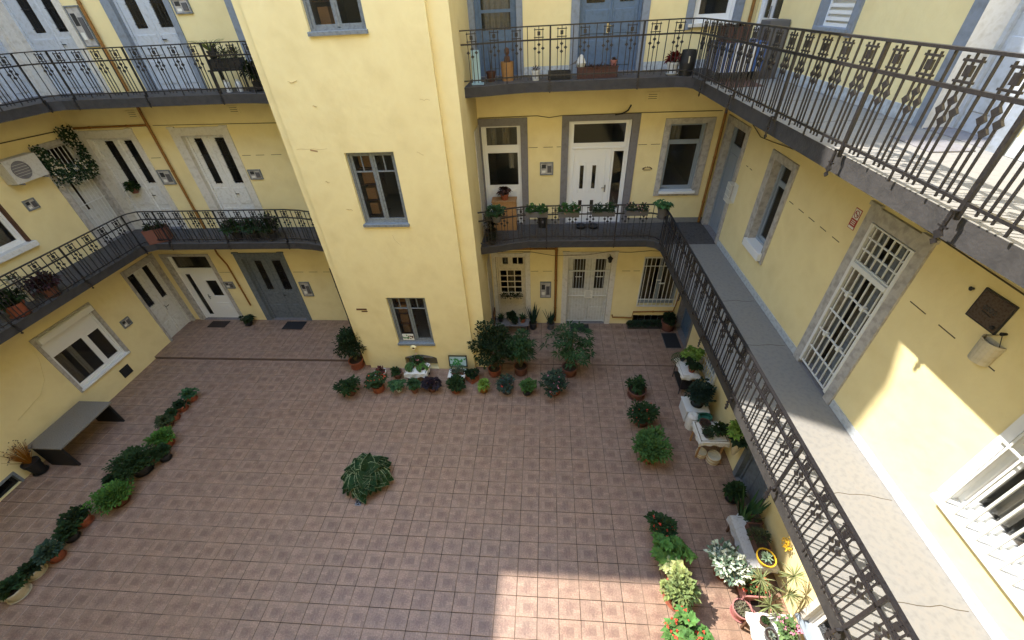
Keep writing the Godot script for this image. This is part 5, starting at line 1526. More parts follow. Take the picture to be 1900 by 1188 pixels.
	plant("pink-flowered plant on the sunlit tablecloth", Vector3(3.95, 0.667, -2.36), ["round", 0.12, 0.16, "gray_pot"], "bush", 0.3, 0.16, 160, Color(0.10, 0.16, 0.06), [PINK, 30, 0.03])
	# table of succulents by the cream door
	table("plant_table", "gray table of small pots before the cream panelled door", "table", Vector3(-1.08, 0.03, -10.72), Vector3(1.12, 0.46, 0.42), "gray_trim", "black")
	plant("agave in dark pot on the gray table before the cream door", Vector3(-1.46, 0.492, -10.74), ["round", 0.09, 0.16, "dark_pot"], "agave", 0.34, 0.2, 16, Color(0.025, 0.05, 0.025))
	plant("aloe in clay pot on the gray table before the cream door", Vector3(-0.72, 0.492, -10.72), ["round", 0.10, 0.16, "terracotta"], "agave", 0.42, 0.2, 12, Color(0.025, 0.05, 0.025))
	plant("round black cactus on the gray table before the cream door", Vector3(-1.10, 0.492, -10.76), ["round", 0.10, 0.1, "pale_pot"], "dense", 0.24, 0.32, 300, DEEP)
	plant("small dark plant at the front of the gray table", Vector3(-0.96, 0.492, -10.62), ["round", 0.08, 0.12, "dark_pot"], "bush", 0.18, 0.12, 60, DEEP)
	box_planter("row of dark seedlings in jars on the cream door's ledge", Vector3(-1.10, 1.15, -11.16), Vector3(0.72, 0.09, 0.11), "pale_pot", "bush", 0.1, 160, DEEP)
	var ck := thing("plank_screen", "brown wooden plank leaning beside the tower's rear side", "plank", Vector3(-1.66, 0.03, -10.7))
	part(ck, "board", boxm(Vector3(0.04, 0.95, 0.34)), "brown_wood", Vector3(0, 0.476, 0))
	part(ck, "batten", boxm(Vector3(0.012, 0.06, 0.30)), "cardboard", Vector3(0.026, 0.8, 0))
	# doormats
	for q in [["black doormat before the blue-gray corner door", Vector3(4.15, 0.03, -10.36), Vector3(0.46, 0.016, 0.72)], ["black doormat before the barred white double door", Vector3(1.22, 0.03, -10.98), Vector3(0.6, 0.016, 0.36)], ["black doormat before the gray double door", Vector3(-9.05, 0.09, -10.92), Vector3(0.72, 0.016, 0.42)], ["brown doormat before the white plastic door left of the gray one", Vector3(-12.0, 0.09, -10.96), Vector3(0.66, 0.016, 0.34)]]:
		var mt := thing("doormat", q[0], "doormat", q[1], 0.0, "doormats")
		g = G.new()
		g.bevel_box(Vector3(0, q[2].y * 0.5, 0), q[2], 0.005)
		part(mt, "pad", g, "dark_mat" if not q[0].begins_with("brown") else "soil")
		part(mt, "rim", boxm(Vector3(q[2].x + 0.04, 0.006, q[2].z + 0.04)), "gray_pot" if q[2].x < 0.5 else "black", Vector3(0, 0.0035, 0))
	var mt2 := thing("doormat", "gray doormat on the sunny upper gallery before the pale blue door", "doormat", Vector3(4.12, F2, -4.88), 0.0, "doormats")
	g = G.new()
	g.bevel_box(Vector3(0, 0.008, 0), Vector3(0.42, 0.016, 0.62), 0.005)
	part(mt2, "pad", g, "gray_trim")
	# floor drain
	var dr := thing("floor_drain", "small square metal floor drain below the hosta", "drain", Vector3(-4.27, 0.0, -4.54))
	for q in [[-0.075, -0.075, -0.06, 0.075], [0.06, -0.075, 0.075, 0.075], [-0.06, -0.075, 0.06, -0.06], [-0.06, 0.06, 0.06, 0.075]]:
		sbox(dr, "frame", Vector3(q[0], 0.0005, q[1]), Vector3(q[2], 0.006, q[3]), "steel")
	sbox(dr, "pit", Vector3(-0.06, 0.0005, -0.06), Vector3(0.06, 0.002, 0.06), "black")
	for a in [PI / 4, -PI / 4]:
		part(dr, "grate_bar", boxm(Vector3(0.15, 0.003, 0.022)), "steel", Vector3(0, 0.0035 if a > 0 else 0.0045, 0), Basis(Vector3.UP, a))

# ------------------------------------------------------------------ things on the walls
func wall_things() -> void:
	var g: G
	# metal meter cupboards: [label, x, y, z, turn, w, h]
	for q in [["gray meter box between the kitchen window door and white front door", 0.04, 5.395, -11.25, 0.0, 0.36, 0.34], ["tall gray meter box beside the cream panelled door", 0.04, 1.445, -11.25, 0.0, 0.36, 0.62], ["beige meter box beside the weathered first-floor corner door", -11.05, 5.40, -11.25, 0.0, 0.40, 0.42], ["gray meter box right of the first-floor white double door", -8.29, 5.42, -11.25, 0.0, 0.38, 0.28], ["small gray meter box right of the white plastic ground door", -10.98, 1.64, -11.25, 0.0, 0.34, 0.27], ["tall gray meter box right of the gray double door", -8.23, 1.47, -11.25, 0.0, 0.36, 0.58], ["tall beige meter cupboard beside the second-floor corner door", -11.02, 8.98, -11.25, 0.0, 0.36, 0.80], ["meter box right of the second-floor blue-gray double door", -8.32, 9.25, -11.25, 0.0, 0.40, 0.28], ["square meter box between roller-shutter window and old door", -13.14, 1.585, -9.17, PI / 2, 0.30, 0.27], ["pale green meter box beside the barred plank door", -13.14, 5.455, -9.17, PI / 2, 0.28, 0.26]]:
		var o := thing("meter_box", q[0], "meter box", Vector3(q[1], q[2] - q[6] * 0.5, q[3]), q[4], "meter boxes")
		g = G.new()
		var w: float = q[5]
		var h: float = q[6]
		for e in [[-w * 0.5, 0, -w * 0.5 + 0.025, h], [w * 0.5 - 0.025, 0, w * 0.5, h], [-w * 0.5 + 0.025, 0, w * 0.5 - 0.025, 0.025], [-w * 0.5 + 0.025, h - 0.025, w * 0.5 - 0.025, h]]:
			g.span(Vector3(e[0], e[1], -0.005), Vector3(e[2], e[3], 0.04))
		part(o, "frame", g, "gray_frame")
		sbox(o, "cover", Vector3(-w * 0.5 + 0.025, 0.025, 0.0), Vector3(w * 0.5 - 0.025, h - 0.025, 0.022), "stone_trim")
		sbox(o, "window", Vector3(-w * 0.36, h * 0.52, 0.0225), Vector3(-w * 0.05, h * 0.82, 0.027), "dark_pot")
		sbox(o, "meter", Vector3(w * 0.06, h * 0.2, 0.0225), Vector3(w * 0.36, h * 0.72, 0.045), "gray_pot")
		sbox(o, "label_plate", Vector3(-w * 0.34, h * 0.18, 0.0225), Vector3(-w * 0.08, h * 0.36, 0.025), "paper")
	# ventilation plates under the gallery
	for q in [["pale vent plate above the white front door", 2.58, 7.05, -11.25], ["pale vent plate above the first-floor white double door", -8.13, 7.1, -11.25], ["pale vent plate above the corner double door", -11.02, 7.07, -11.25]]:
		var o := thing("vent_plate", q[0], "vent", Vector3(q[1], q[2] - 0.1, q[3]), 0.0, "vent plates under the gallery")
		g = G.new()
		g.bevel_box(Vector3(0, 0.008, -0.1), Vector3(0.32, 0.016, 0.2), 0.006)
		part(o, "plate", g, "plaster", Vector3.ZERO, Basis(Vector3.RIGHT, PI / 2))
		for k in 3:
			sbox(o, "slot", Vector3(-0.1, 0.05 + k * 0.045, 0.0155), Vector3(0.1, 0.06 + k * 0.045, 0.018), "crack")
	# black vent under the roller-shutter window
	var v := thing("wall_vent", "square black vent near the pavement under the roller-shutter window", "vent", Vector3(-13.14, 0.22, -8.24), PI / 2)
	sbox(v, "plate", Vector3(-0.16, 0, 0.0), Vector3(0.16, 0.31, 0.02), "black")
	for k in 6:
		sbox(v, "slat", Vector3(-0.14, 0.03 + k * 0.045, 0.0205), Vector3(0.14, 0.05 + k * 0.045, 0.03), "dark_pot")
	# air conditioner
	var ac := thing("air_conditioner", "off-white air conditioner unit beside the vine-hung door", "air conditioner", Vector3(-13.14, 6.0, -9.42), PI / 2)
	g = G.new()
	g.bevel_box(Vector3(0, 0.28, 0.17), Vector3(0.80, 0.54, 0.28), 0.015)
	part(ac, "casing", g, "ac_shell")
	g = G.new()
	g.lathe([Vector2(0.20, 0.0), Vector2(0.21, 0.015), Vector2(0.19, 0.02), Vector2(0.18, 0.004), Vector2(0.001, 0.003)], 20)
	part(ac, "fan_ring", g, "gray_trim", Vector3(-0.12, 0.28, 0.311), Basis(Vector3.RIGHT, PI / 2))
	for k in 5:
		sbox(ac, "grille_bar", Vector3(-0.30, 0.16 + k * 0.06, 0.322), Vector3(0.06, 0.166 + k * 0.06, 0.33), "ac_shell")
	for s in [-0.3, 0.3]:
		sbox(ac, "bracket", Vector3(s - 0.015, -0.03, 0.0), Vector3(s + 0.015, 0.005, 0.36), "gray_frame")
	# vine over the barred door
	rng.seed = 15
	var vn := thing("wreath_vine", "dark leafy garland with pale blossoms over the barred plank door", "vine", Vector3(-13.12, 5.8, -10.62), PI / 2)
	g = G.new()
	var stem := G.new()
	var path := [Vector3(-0.55, 0.72, 0.05), Vector3(-0.52, 0.4, 0.08), Vector3(-0.45, 0.06, 0.09), Vector3(0.0, -0.02, 0.10), Vector3(0.42, 0.05, 0.09), Vector3(0.58, 0.4, 0.08), Vector3(0.55, 0.80, 0.06), Vector3(0.3, 0.86, 0.05)]
	stem.tube(path, 0.015, 0.012, 5)
	var pg := G.new()
	for i in 1900:
		var t := rng.randf() * (path.size() - 1.001)
		var a: Vector3 = path[int(t)]
		var b: Vector3 = path[int(t) + 1]
		var fat := 0.09 if t < 1.6 else 0.15
		var p := a.lerp(b, t - int(t)) + Vector3(clampf(rng.randfn(), -1.5, 1.5) * fat, clampf(rng.randfn(), -1.5, 1.5) * fat, minf(absf(rng.randfn()), 1.6) * 0.05)
		var d := Vector3(rng.randfn(), rng.randfn(), 0.6).normalized()
		g.col = jit(Color(0.022, 0.045, 0.022), 0.35)
		g.leaf(p, d, Vector3(0, 0.3, 1).normalized(), 0.075, 0.045)
		if i % 12 == 0:
			for k in 5:
				pg.col = jit(Color(0.55, 0.50, 0.38), 0.2)
				pg.leaf(p + Vector3(0, 0, 0.05), Vector3(rng.randfn(), rng.randfn(), 0.7).normalized(), Vector3(0, 0, 1), 0.035, 0.03)
	part(vn, "stem", stem, "stem")
	stuff(part(vn, "foliage", g, "leaf"))
	stuff(part(vn, "flowers", pg, "petal"))
	# flower pot hung on the corner door
	var hp := thing("hanging_pot", "half-round pot of red flowers hung on the weathered corner door", "planter", Vector3(-12.34, 4.95, -11.26))
	g = G.new()
	g.lathe([Vector2(0.001, 0), Vector2(0.08, 0.0), Vector2(0.12, 0.15), Vector2(0.10, 0.15), Vector2(0.09, 0.12), Vector2(0.001, 0.12)], 14)
	part(hp, "pot", g, "old_terracotta")
	rng.seed = 23
	foliage(hp, Vector3(0, 0.1, 0), "bush", 0.46, 0.2, 220, DARK, Color(-1, 0, 0), [Color(0.3, 0.08, 0.05), 10, 0.025])
	sbox(hp, "hook", Vector3(-0.01, 0.15, -0.10), Vector3(0.01, 0.26, -0.09), "iron")
	# notice on the white barred door
	var nt := thing("paper_notice", "white paper notice on the barred white double door", "notice", Vector3(1.46, 1.07, -11.29))
	sbox(nt, "sheet", Vector3(-0.13, 0, 0), Vector3(0.13, 0.32, 0.003), "paper")
	for k in 6:
		sbox(nt, "text_line", Vector3(-0.10, 0.06 + k * 0.04, 0.0032), Vector3(0.10 - 0.02 * (k % 3), 0.068 + k * 0.04, 0.0042), "gray_pot")
	# lantern above the barred white door
	var ln := thing("wall_lantern", "small dark wall lantern above the barred white double door", "lamp", Vector3(2.0, 2.60, -11.22))
	g = G.new()
	g.bar(Vector3(0, 0.16, 0), Vector3(0, 0.18, 0.16), 0.016)
	g.bar(Vector3(0, 0.06, 0.0), Vector3(0, 0.18, 0.12), 0.012)
	part(ln, "arm", g, "black")
	g = G.new()
	g.lathe([Vector2(0.001, -0.02), Vector2(0.05, -0.02), Vector2(0.07, 0.10), Vector2(0.09, 0.11), Vector2(0.02, 0.18), Vector2(0.001, 0.18)], 8, Vector3(0, 0, 0.16))
	part(ln, "lantern_body", g, "black")
	# plaque
	var pq := thing("name_plaque", "small curly name plaque beside the white front door", "plaque", Vector3(2.72, 5.27, -11.25))
	g = G.new()
	for i in 9:
		var a := PI * i / 8.0
		g.box(Vector3(cos(a) * 0.11, 0.05 + sin(a) * 0.05, 0.012), Vector3(0.03, 0.02, 0.014), Basis(Vector3(0, 0, 1), a))
	part(pq, "scroll", g, "brown_wood")
	sbox(pq, "plate", Vector3(-0.09, 0.0, 0.0), Vector3(0.09, 0.05, 0.012), "brass")
	# wire cage on the right wing
	var wc := thing("wire_basket", "white wire letter basket beside the blue-gray corner door", "basket", Vector3(4.49, 4.98, -9.80), -PI / 2)
	for k in 6:
		for y in [0.0, 0.42]:
			sbox(wc, "wire", Vector3(-0.13 + k * 0.052 - 0.004, y, 0.0), Vector3(-0.13 + k * 0.052 + 0.004, y + 0.01, 0.14), "white_iron")
		sbox(wc, "wire", Vector3(-0.13 + k * 0.052 - 0.004, 0.0, 0.14), Vector3(-0.13 + k * 0.052 + 0.004, 0.43, 0.148), "white_iron")
	for y in [0.0, 0.14, 0.28, 0.42]:
		sbox(wc, "hoop", Vector3(-0.14, y, 0.1485), Vector3(0.14, y + 0.01, 0.156), "white_iron")
	sbox(wc, "back_plate", Vector3(-0.14, 0.0, 0.001), Vector3(0.14, 0.43, 0.006), "paper")
	# no-smoking sign
	var ns := thing("no_smoking_sign", "red and white no-smoking sign beside the grille door", "sign", Vector3(4.49, 6.15, -5.85), -PI / 2)
	sbox(ns, "board", Vector3(-0.07, 0, 0.0), Vector3(0.07, 0.30, 0.006), "red_print")
	sbox(ns, "white_panel", Vector3(-0.06, 0.15, 0.0062), Vector3(0.06, 0.29, 0.0072), "paper")
	sbox(ns, "white_strip", Vector3(-0.06, 0.008, 0.0062), Vector3(0.06, 0.04, 0.0072), "paper")
	g = G.new()
	for i in 18:
		var a := TAU * i / 18.0
		g.box(Vector3(cos(a) * 0.045, 0.22 + sin(a) * 0.05, 0.0085), Vector3(0.011, 0.022, 0.002), Basis(Vector3(0, 0, 1), a))
	g.box(Vector3(0, 0.22, 0.0086), Vector3(0.012, 0.10, 0.002), Basis(Vector3(0, 0, 1), PI / 4))
	part(ns, "ring", g, "red_print")
	g = G.new()
	g.box(Vector3(0, 0.22, 0.0079), Vector3(0.06, 0.012, 0.001), Basis(Vector3(0, 0, 1), -0.3))
	part(ns, "cigarette", g, "ink")
	for k in 3:
		sbox(ns, "text_line", Vector3(-0.045, 0.065 + k * 0.025, 0.0062), Vector3(0.045, 0.075 + k * 0.025, 0.0068), "paper")
	# rusty hatch and water tub
	var ht := thing("iron_hatch", "square rusty iron hatch cover on the right wall", "hatch", Vector3(4.49, 6.18, -3.575), -PI / 2)
	g = G.new()
	g.bevel_box(Vector3(0, 0.012, -0.16), Vector3(0.33, 0.024, 0.32), 0.006)
	part(ht, "cover", g, "hatch_iron", Vector3.ZERO, Basis(Vector3.RIGHT, PI / 2))
	for e in [[-0.175, -0.01, -0.166, 0.33], [0.166, -0.01, 0.175, 0.33], [-0.166, -0.01, 0.166, -0.001], [-0.166, 0.321, 0.166, 0.33]]:
		sbox(ht, "frame", Vector3(e[0], e[1], 0.0), Vector3(e[2], e[3], 0.02), "dark_pot")
	for k in 4:
		g = G.new()
		g.lathe([Vector2(0.010, 0.0), Vector2(0.016, 0.006), Vector2(0.022, 0.0)], 10, Vector3.ZERO, Vector3(0.8, 1, 1.3))
		part(ht, "embossed_ring", g, "dark_pot", Vector3(-0.055 + k * 0.037, 0.17, 0.0235), Basis(Vector3.RIGHT, PI / 2))
	g = G.new()
	g.bar(Vector3(-0.06, 0.125, 0.025), Vector3(0.05, 0.115, 0.025), 0.01)
	part(ht, "embossed_bar", g, "dark_pot")
	g = G.new()
	g.lathe([Vector2(0.001, 0), Vector2(0.02, 0.0), Vector2(0.02, 0.02), Vector2(0.001, 0.02)], 10)
	part(ht, "knob", g, "dark_pot", Vector3(0.13, 0.05, 0.024), Basis(Vector3.RIGHT, PI / 2))
	var kn := thing("wall_peg", "small black peg above the rusty hatch", "peg", Vector3(4.49, 6.42, -3.86), -PI / 2)
	g = G.new()
	g.lathe([Vector2(0.001, 0), Vector2(0.012, 0.0), Vector2(0.012, 0.02), Vector2(0.024, 0.03), Vector2(0.001, 0.045)], 10)
	part(kn, "peg", g, "black", Vector3.ZERO, Basis(Vector3.RIGHT, PI / 2))
	var tb := thing("hanging_tub", "off-white half-round tub hung on a black hook below the hatch", "tub", Vector3(4.49, 5.87, -3.35), -PI / 2)
	g = G.new()
	for i in 10:
		var a0 := PI * i / 10.0
		var a1 := PI * (i + 1) / 10.0
		var r0 := Vector3(cos(a0) * 0.10, 0, sin(a0) * 0.085 + 0.004)
		var r1 := Vector3(cos(a1) * 0.10, 0, sin(a1) * 0.085 + 0.004)
		var t0 := Vector3(cos(a0) * 0.115, 0.26, sin(a0) * 0.10 + 0.004)
		var t1 := Vector3(cos(a1) * 0.115, 0.26, sin(a1) * 0.10 + 0.004)
		g._q(r0, r1, t1, t0)
		g._q(t0 * Vector3(0.9, 1, 0.9), t1 * Vector3(0.9, 1, 0.9), r1 * Vector3(0.9, 1, 0.9) + Vector3(0, 0.02, 0), r0 * Vector3(0.9, 1, 0.9) + Vector3(0, 0.02, 0))
		g._q(t0, t1, t1 * Vector3(0.9, 1, 0.9), t0 * Vector3(0.9, 1, 0.9))
		g.tri(r0, Vector3(0, 0, 0.004), r1)
	g.quadn(Vector3(-0.1, 0, 0.003), Vector3(0.1, 0, 0.003), Vector3(0.115, 0.26, 0.003), Vector3(-0.115, 0.26, 0.003), Vector3(0, 0, 1))
	part(tb, "basin", g, "pale_pot")
	g = G.new()
	g.tube([Vector3(-0.10, 0.26, 0.02), Vector3(0.02, 0.36, 0.03), Vector3(0.09, 0.26, 0.05)], 0.004, 0.004, 5)
	g.tube([Vector3(0.02, 0.37, -0.004), Vector3(0.02, 0.37, 0.045)], 0.014, 0.02, 8)
	part(tb, "hook", g, "black")

# ------------------------------------------------------------------ things on the galleries
func gallery_things() -> void:
	var g: G
	var rl := "flower boxes on the first-floor rail"
	# boxes clipped on the rail before the white front door
	box_planter("gray-brown rail box full of plain green leaves", Vector3(-0.21, 4.52, -10.12), Vector3(0.58, 0.15, 0.17), "gray_pot", "broad", 0.22, 260, Color(0.05, 0.11, 0.03), [], 0.0, rl)
	box_planter("rail box with one white and some orange flowers", Vector3(0.62, 4.51, -10.12), Vector3(0.54, 0.15, 0.17), "gray_pot", "broad", 0.26, 240, Color(0.05, 0.11, 0.03), [Color(0.45, 0.22, 0.14), 0.05, 0.03], 0.0, rl)
	box_planter("rail box with dark bushy leaves hanging over its front", Vector3(1.51, 4.52, -10.12), Vector3(0.58, 0.14, 0.17), "gray_pot", "bush", 0.24, 300, Color(0.03, 0.06, 0.025), [], 0.0, rl)
	box_planter("rail box with pink blossoms at its right end", Vector3(2.35, 4.53, -10.12), Vector3(0.56, 0.14, 0.17), "gray_pot", "bush", 0.2, 260, Color(0.035, 0.06, 0.03), [Color(0.5, 0.26, 0.22), 0.05, 0.03], 0.0, rl)
	plant("rounded rail pot with a white flower near the tower", Vector3(-1.25, 4.50, -9.88), ["round", 0.13, 0.17, "gray_pot"], "bush", 0.44, 0.26, 220, Color(0.035, 0.07, 0.03), [WHITE, 3, 0.04])
	plant("conical rail pot with upright green plant at the corner", Vector3(2.96, 4.50, -9.97), ["round", 0.13, 0.28, "gray_pot"], "broad", 0.34, 0.24, 60, Color(0.04, 0.09, 0.03))
	var cb := thing("storage_box", "light wooden box with a clay pot on top, before the kitchen window door", "box", Vector3(-1.14, F1, -11.02))
	g = G.new()
	g.bevel_box(Vector3(0, 0.42, 0), Vector3(0.66, 0.84, 0.36), 0.008)
	part(cb, "body", g, "cardboard")
	g = G.new()
	g.bevel_box(Vector3(0, 0.853, 0), Vector3(0.70, 0.025, 0.39), 0.006)
	part(cb, "lid", g, "cardboard")
	plant("clay pot with reddish leaves on the light wooden box", Vector3(-1.12, F1 + 0.867, -11.0), ["round", 0.12, 0.17, "terracotta"], "broad", 0.34, 0.16, 50, Color(0.05, 0.025, 0.02))
	var vs := thing("black_vase", "tall black vase on the first-floor gallery between the doors", "vase", Vector3(-0.06, F1, -11.08))
	g = G.new()
	g.lathe([Vector2(0.001, 0), Vector2(0.13, 0.0), Vector2(0.14, 0.38), Vector2(0.15, 0.4), Vector2(0.12, 0.4), Vector2(0.11, 0.34), Vector2(0.001, 0.33)], 16)
	part(vs, "body", g, "black")
	part(vs, "emblem", boxm(Vector3(0.05, 0.07, 0.012)), "gray_trim", Vector3(0, 0.2, 0.135))
	for q in [["left black bowl before the white front door", 1.04], ["right black bowl before the white front door", 1.38]]:
		var bo := thing("pet_bowl", q[0], "bowl", Vector3(q[1], F1, -10.98), 0.0, "bowls before the white front door")
		g = G.new()
		g.lathe([Vector2(0.001, 0), Vector2(0.13, 0.0), Vector2(0.16, 0.07), Vector2(0.145, 0.07), Vector2(0.11, 0.02), Vector2(0.001, 0.018)], 18)
		part(bo, "bowl", g, "black")
	plant("dense dark potted thicket at the tower end of the first-floor gallery", Vector3(-1.48, F1, -10.32), ["round", 0.16, 0.28, "dark_pot"], "dense", 0.46, 0.55, 420, Color(0.02, 0.026, 0.02))
	plant("lower dark plant at the rail beside the tower", Vector3(-1.42, F1, -10.02), ["round", 0.10, 0.14, "dark_pot"], "fine", 0.3, 0.22, 200, Color(0.025, 0.03, 0.02))
	# first floor, left
	box_planter("brick red planter box at the gallery's inner corner", Vector3(-11.55, F1, -10.0 - 0.42), Vector3(0.56, 0.42, 0.36), "old_terracotta", "bush", 0.26, 260, DARK, [], 0.5)
	for q in [["leafy dark pot left of three before the white double door", -9.1, 0.46, DARK], ["middle leafy pot before the white double door", -8.55, 0.5, Color(0.03, 0.06, 0.028)], ["leafy dark pot nearest the tower before the white double door", -8.0, 0.56, DEEP]]:
		plant(q[0], Vector3(q[1], F1, -10.48), ["round", 0.14, 0.2, "dark_pot"], "bush", 0.62, q[2], 380, q[3], [], "potted_plant", "pots on the left first-floor gallery")
	plant("large terracotta planter of dark leaves on the left gallery floor", Vector3(-12.1, F1, -6.72), ["round", 0.2, 0.32, "terracotta"], "bush", 0.7, 0.36, 400, DEEP)
	plant("red-leaved plant in clay pot on the left gallery floor", Vector3(-12.1, F1, -7.5), ["round", 0.16, 0.24, "old_terracotta"], "bush", 0.66, 0.36, 360, Color(0.04, 0.02, 0.02))
	plant("small agave in a pale pot standing on the left gallery's inner shelf", Vector3(-12.5, F1, -7.3), ["round", 0.1, 0.62, "pale_pot"], "agave", 0.42, 0.2, 14, Color(0.03, 0.06, 0.03))
	# second floor, rear
	var bd := thing("ironing_board", "pale blue board leaning at the tower end of the upper gallery", "board", Vector3(-1.50, F2, -10.16))
	g = G.new()
	g.bevel_box(Vector3(0, 0.015, -0.32), Vector3(0.18, 0.03, 0.62), 0.008)
	part(bd, "board", g, "pale_blue_board", Vector3(0, 0.0, 0), Basis(Vector3.RIGHT, PI / 2 - 0.06))
	part(bd, "foot", boxm(Vector3(0.26, 0.03, 0.12)), "pale_blue_board", Vector3(0.02, 0.016, 0.02))
	plant("thin bare stems in a brown pot beside the pale blue board", Vector3(-1.22, F2, -10.5), ["round", 0.11, 0.2, "brown_box"], "dried", 0.2, 0.6, 6, Color(0.06, 0.05, 0.03))
	var bk := thing("log_pot", "brown wooden tub holding a small figure on the upper gallery", "tub", Vector3(-0.85, F2, -10.55))
	g = G.new()
	g.lathe([Vector2(0.001, 0), Vector2(0.13, 0), Vector2(0.15, 0.36), Vector2(0.13, 0.36), Vector2(0.12, 0.32), Vector2(0.001, 0.3)], 12)
	part(bk, "tub", g, "cardboard")
	g = G.new()
	g.lathe([Vector2(0.001, 0.30), Vector2(0.07, 0.31), Vector2(0.06, 0.45), Vector2(0.03, 0.48), Vector2(0.055, 0.53), Vector2(0.05, 0.6), Vector2(0.001, 0.63)], 12)
	part(bk, "figure", g, "brown_wood")
	plant("white pot with low brown shoots at the upper rail", Vector3(-0.22, F2, -10.38), ["round", 0.10, 0.2, "white_pot"], "fine", 0.18, 0.1, 40, Color(0.08, 0.05, 0.04))
	var cr := thing("black_crate", "flat black crate on the upper gallery floor", "crate", Vector3(0.3, F2, -10.45))
	for s in [-1, 1]:
		sbox(cr, "side", Vector3(-0.24, 0, s * 0.12 - 0.008), Vector3(0.24, 0.16, s * 0.12 + 0.008), "black")
		sbox(cr, "end", Vector3(s * 0.24 - 0.008, 0, -0.111), Vector3(s * 0.24 + 0.008, 0.158, 0.111), "black")
	sbox(cr, "base", Vector3(-0.23, 0, -0.11), Vector3(0.23, 0.012, 0.11), "black")
	box_planter("long brown wooden trough on the upper gallery before the blue door", Vector3(1.12, F2, -10.45), Vector3(0.86, 0.22, 0.24), "brown_box", "bush", 0.08, 120, Color(0.06, 0.04, 0.03))
	var wb := thing("white_bird", "white bird ornament standing on the brown trough", "ornament", Vector3(0.76, F2 + 0.19, -10.42))
	g = G.new()
	g.lathe([Vector2(0.001, 0.0), Vector2(0.06, 0.02), Vector2(0.09, 0.10), Vector2(0.05, 0.2), Vector2(0.03, 0.24), Vector2(0.001, 0.26)], 12, Vector3.ZERO, Vector3(1.2, 1, 0.7))
	part(wb, "body", g, "white_pot")
	g = G.new()
	g.tri(Vector3(-0.08, 0.1, 0), Vector3(-0.26, 0.06, 0.02), Vector3(-0.08, 0.16, 0.0))
	g.tri(Vector3(-0.08, 0.1, 0.01), Vector3(-0.08, 0.16, 0.01), Vector3(-0.26, 0.06, 0.03))
	part(wb, "tail", g, "gray_pot")
	plant("small pink-brown pot on the end of the upper trough", Vector3(1.46, F2 + 0.19, -10.45), ["round", 0.07, 0.13, "pink_plastic"], "fine", 0.1, 0.03, 30, Color(0.08, 0.05, 0.04))
	plant("white pot with red leaves beside the black barrel", Vector3(2.72, F2, -10.42), ["round", 0.13, 0.24, "white_pot"], "bush", 0.26, 0.2, 120, Color(0.14, 0.02, 0.02))
	var bb := thing("black_barrel", "dark barrel planter at the upper gallery's corner", "barrel", Vector3(2.96, F2, -10.25))
	g = G.new()
	g.lathe([Vector2(0.001, 0), Vector2(0.13, 0), Vector2(0.16, 0.24), Vector2(0.14, 0.46), Vector2(0.12, 0.46), Vector2(0.12, 0.4), Vector2(0.001, 0.4)], 14)
	part(bb, "body", g, "black")
	part(bb, "hoop", boxm(Vector3(0.02, 0.12, 0.02)), "pale_pot", Vector3(-0.02, 0.3, 0.155))
	# table with striped cloth on the upper gallery corner
	table("gallery_table", "small table with blue-white striped cloth on the upper gallery", "table", Vector3(3.62, F2, -9.55), Vector3(0.72, 0.62, 0.7), "old_wood", "black")
	var sc := thing("striped_cloth", "blue and white striped cloth hanging from the upper gallery table", "tablecloth", Vector3(3.62, F2, -9.55))
	for k in 14:
		var m := "cloth" if k % 2 == 0 else "blue_cloth"
		part(sc, "stripe", boxm(Vector3(0.008, 0.46, 0.052)), m, Vector3(-0.385, 0.40, -0.364 + k * 0.056))
		part(sc, "stripe", boxm(Vector3(0.056, 0.46, 0.008)), m, Vector3(-0.364 + k * 0.056, 0.40, 0.385))
	sbox(sc, "top_sheet", Vector3(-0.389, 0.622, -0.389), Vector3(0.389, 0.628, 0.389), "blue_cloth")
	sbox(sc, "hem", Vector3(-0.389, 0.60, -0.389), Vector3(-0.381, 0.6215, 0.389), "blue_cloth")
	box_planter("dark red-brown trough on the striped cloth", Vector3(3.48, F2 + 0.629, -9.5), Vector3(0.40, 0.24, 0.56), "brown_box", "bush", 0.06, 160, Color(0.05, 0.03, 0.025))
	var rg := thing("floor_rug", "dark brown rug under the striped-cloth table", "rug", Vector3(3.62, F2, -9.1))
	g = G.new()
	g.bevel_box(Vector3(0, 0.006, 0), Vector3(0.6, 0.012, 0.95), 0.004)
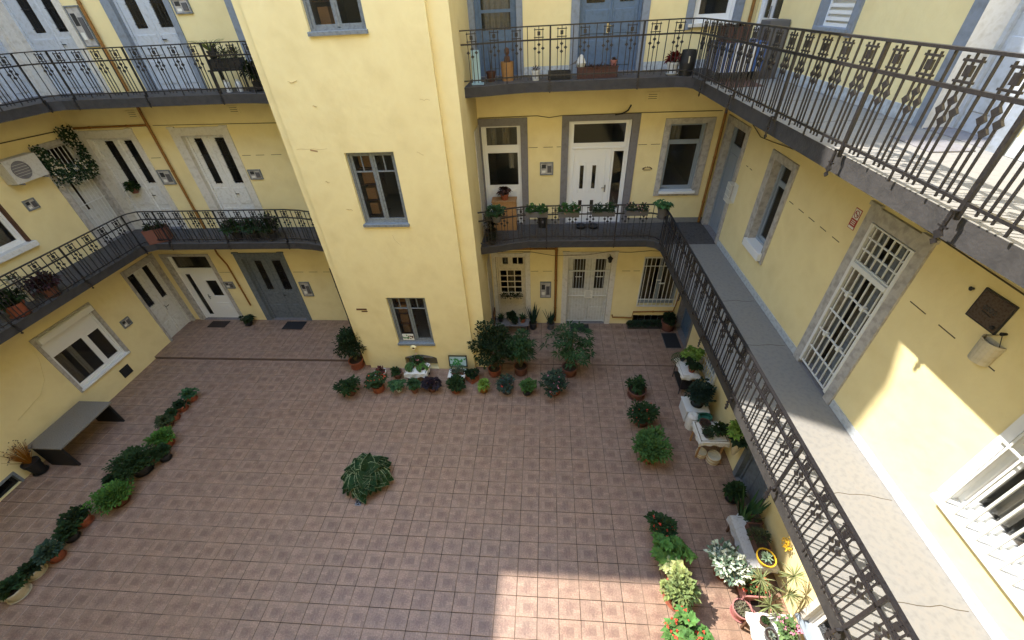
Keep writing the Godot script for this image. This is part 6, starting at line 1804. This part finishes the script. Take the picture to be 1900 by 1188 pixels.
	part(rg, "pile", g, "brown_box")
	var cbn := thing("dark_cabinet", "narrow dark cabinet beside the upper white glazed door", "cabinet", Vector3(4.28, F2, -9.72))
	g = G.new()
	g.bevel_box(Vector3(0, 0.46, 0), Vector3(0.36, 0.92, 0.4), 0.008)
	part(cbn, "body", g, "gray_pot")
	sbox(cbn, "door_front", Vector3(-0.186, 0.05, -0.18), Vector3(-0.181, 0.88, 0.18), "gray_pot")
	# second floor, left: dark plant table by the tower
	table("gallery_table", "dark plant table on the upper gallery left of the tower", "table", Vector3(-7.35, F2, -10.62), Vector3(0.85, 0.46, 0.4), "black", "black")
	box_planter("black trough on the dark plant table", Vector3(-7.35, F2 + 0.462, -10.62), Vector3(0.72, 0.2, 0.26), "dark_pot", "bush", 0.3, 420, Color(0.035, 0.05, 0.02))
	plant("grassy yellow-green plant rising above the upper left rail", Vector3(-7.62, F2 + 0.66, -10.6), ["round", 0.1, 0.16, "dark_pot"], "grass", 0.5, 0.42, 90, Color(0.12, 0.15, 0.03))
	plant("dark leafy pot between plant table and tower", Vector3(-6.72, F2, -10.5), ["round", 0.13, 0.2, "dark_pot"], "bush", 0.55, 0.4, 300, DEEP)
	for q in [["white jug under the dark plant table", -7.5], ["small white jug nearer the tower under the dark plant table", -7.22]]:
		var jg := thing("white_jug", q[0], "jug", Vector3(q[1], F2, -10.5), 0.0, "jugs under the plant table")
		g = G.new()
		g.lathe([Vector2(0.001, 0), Vector2(0.06, 0), Vector2(0.07, 0.14), Vector2(0.04, 0.22), Vector2(0.05, 0.25), Vector2(0.035, 0.25), Vector2(0.001, 0.2)], 12)
		part(jg, "body", g, "white_pot")
		g = G.new()
		g.tube([Vector3(0.06, 0.08, 0), Vector3(0.1, 0.15, 0), Vector3(0.045, 0.22, 0)], 0.008, 0.008, 5)
		part(jg, "handle", g, "white_pot")

func _ready() -> void:
	camera_and_light()
	materials()
	ground()
	wings()
	tower()
	galleries()
	furniture()
	courtyard_plants()
	wall_things()
	gallery_things()
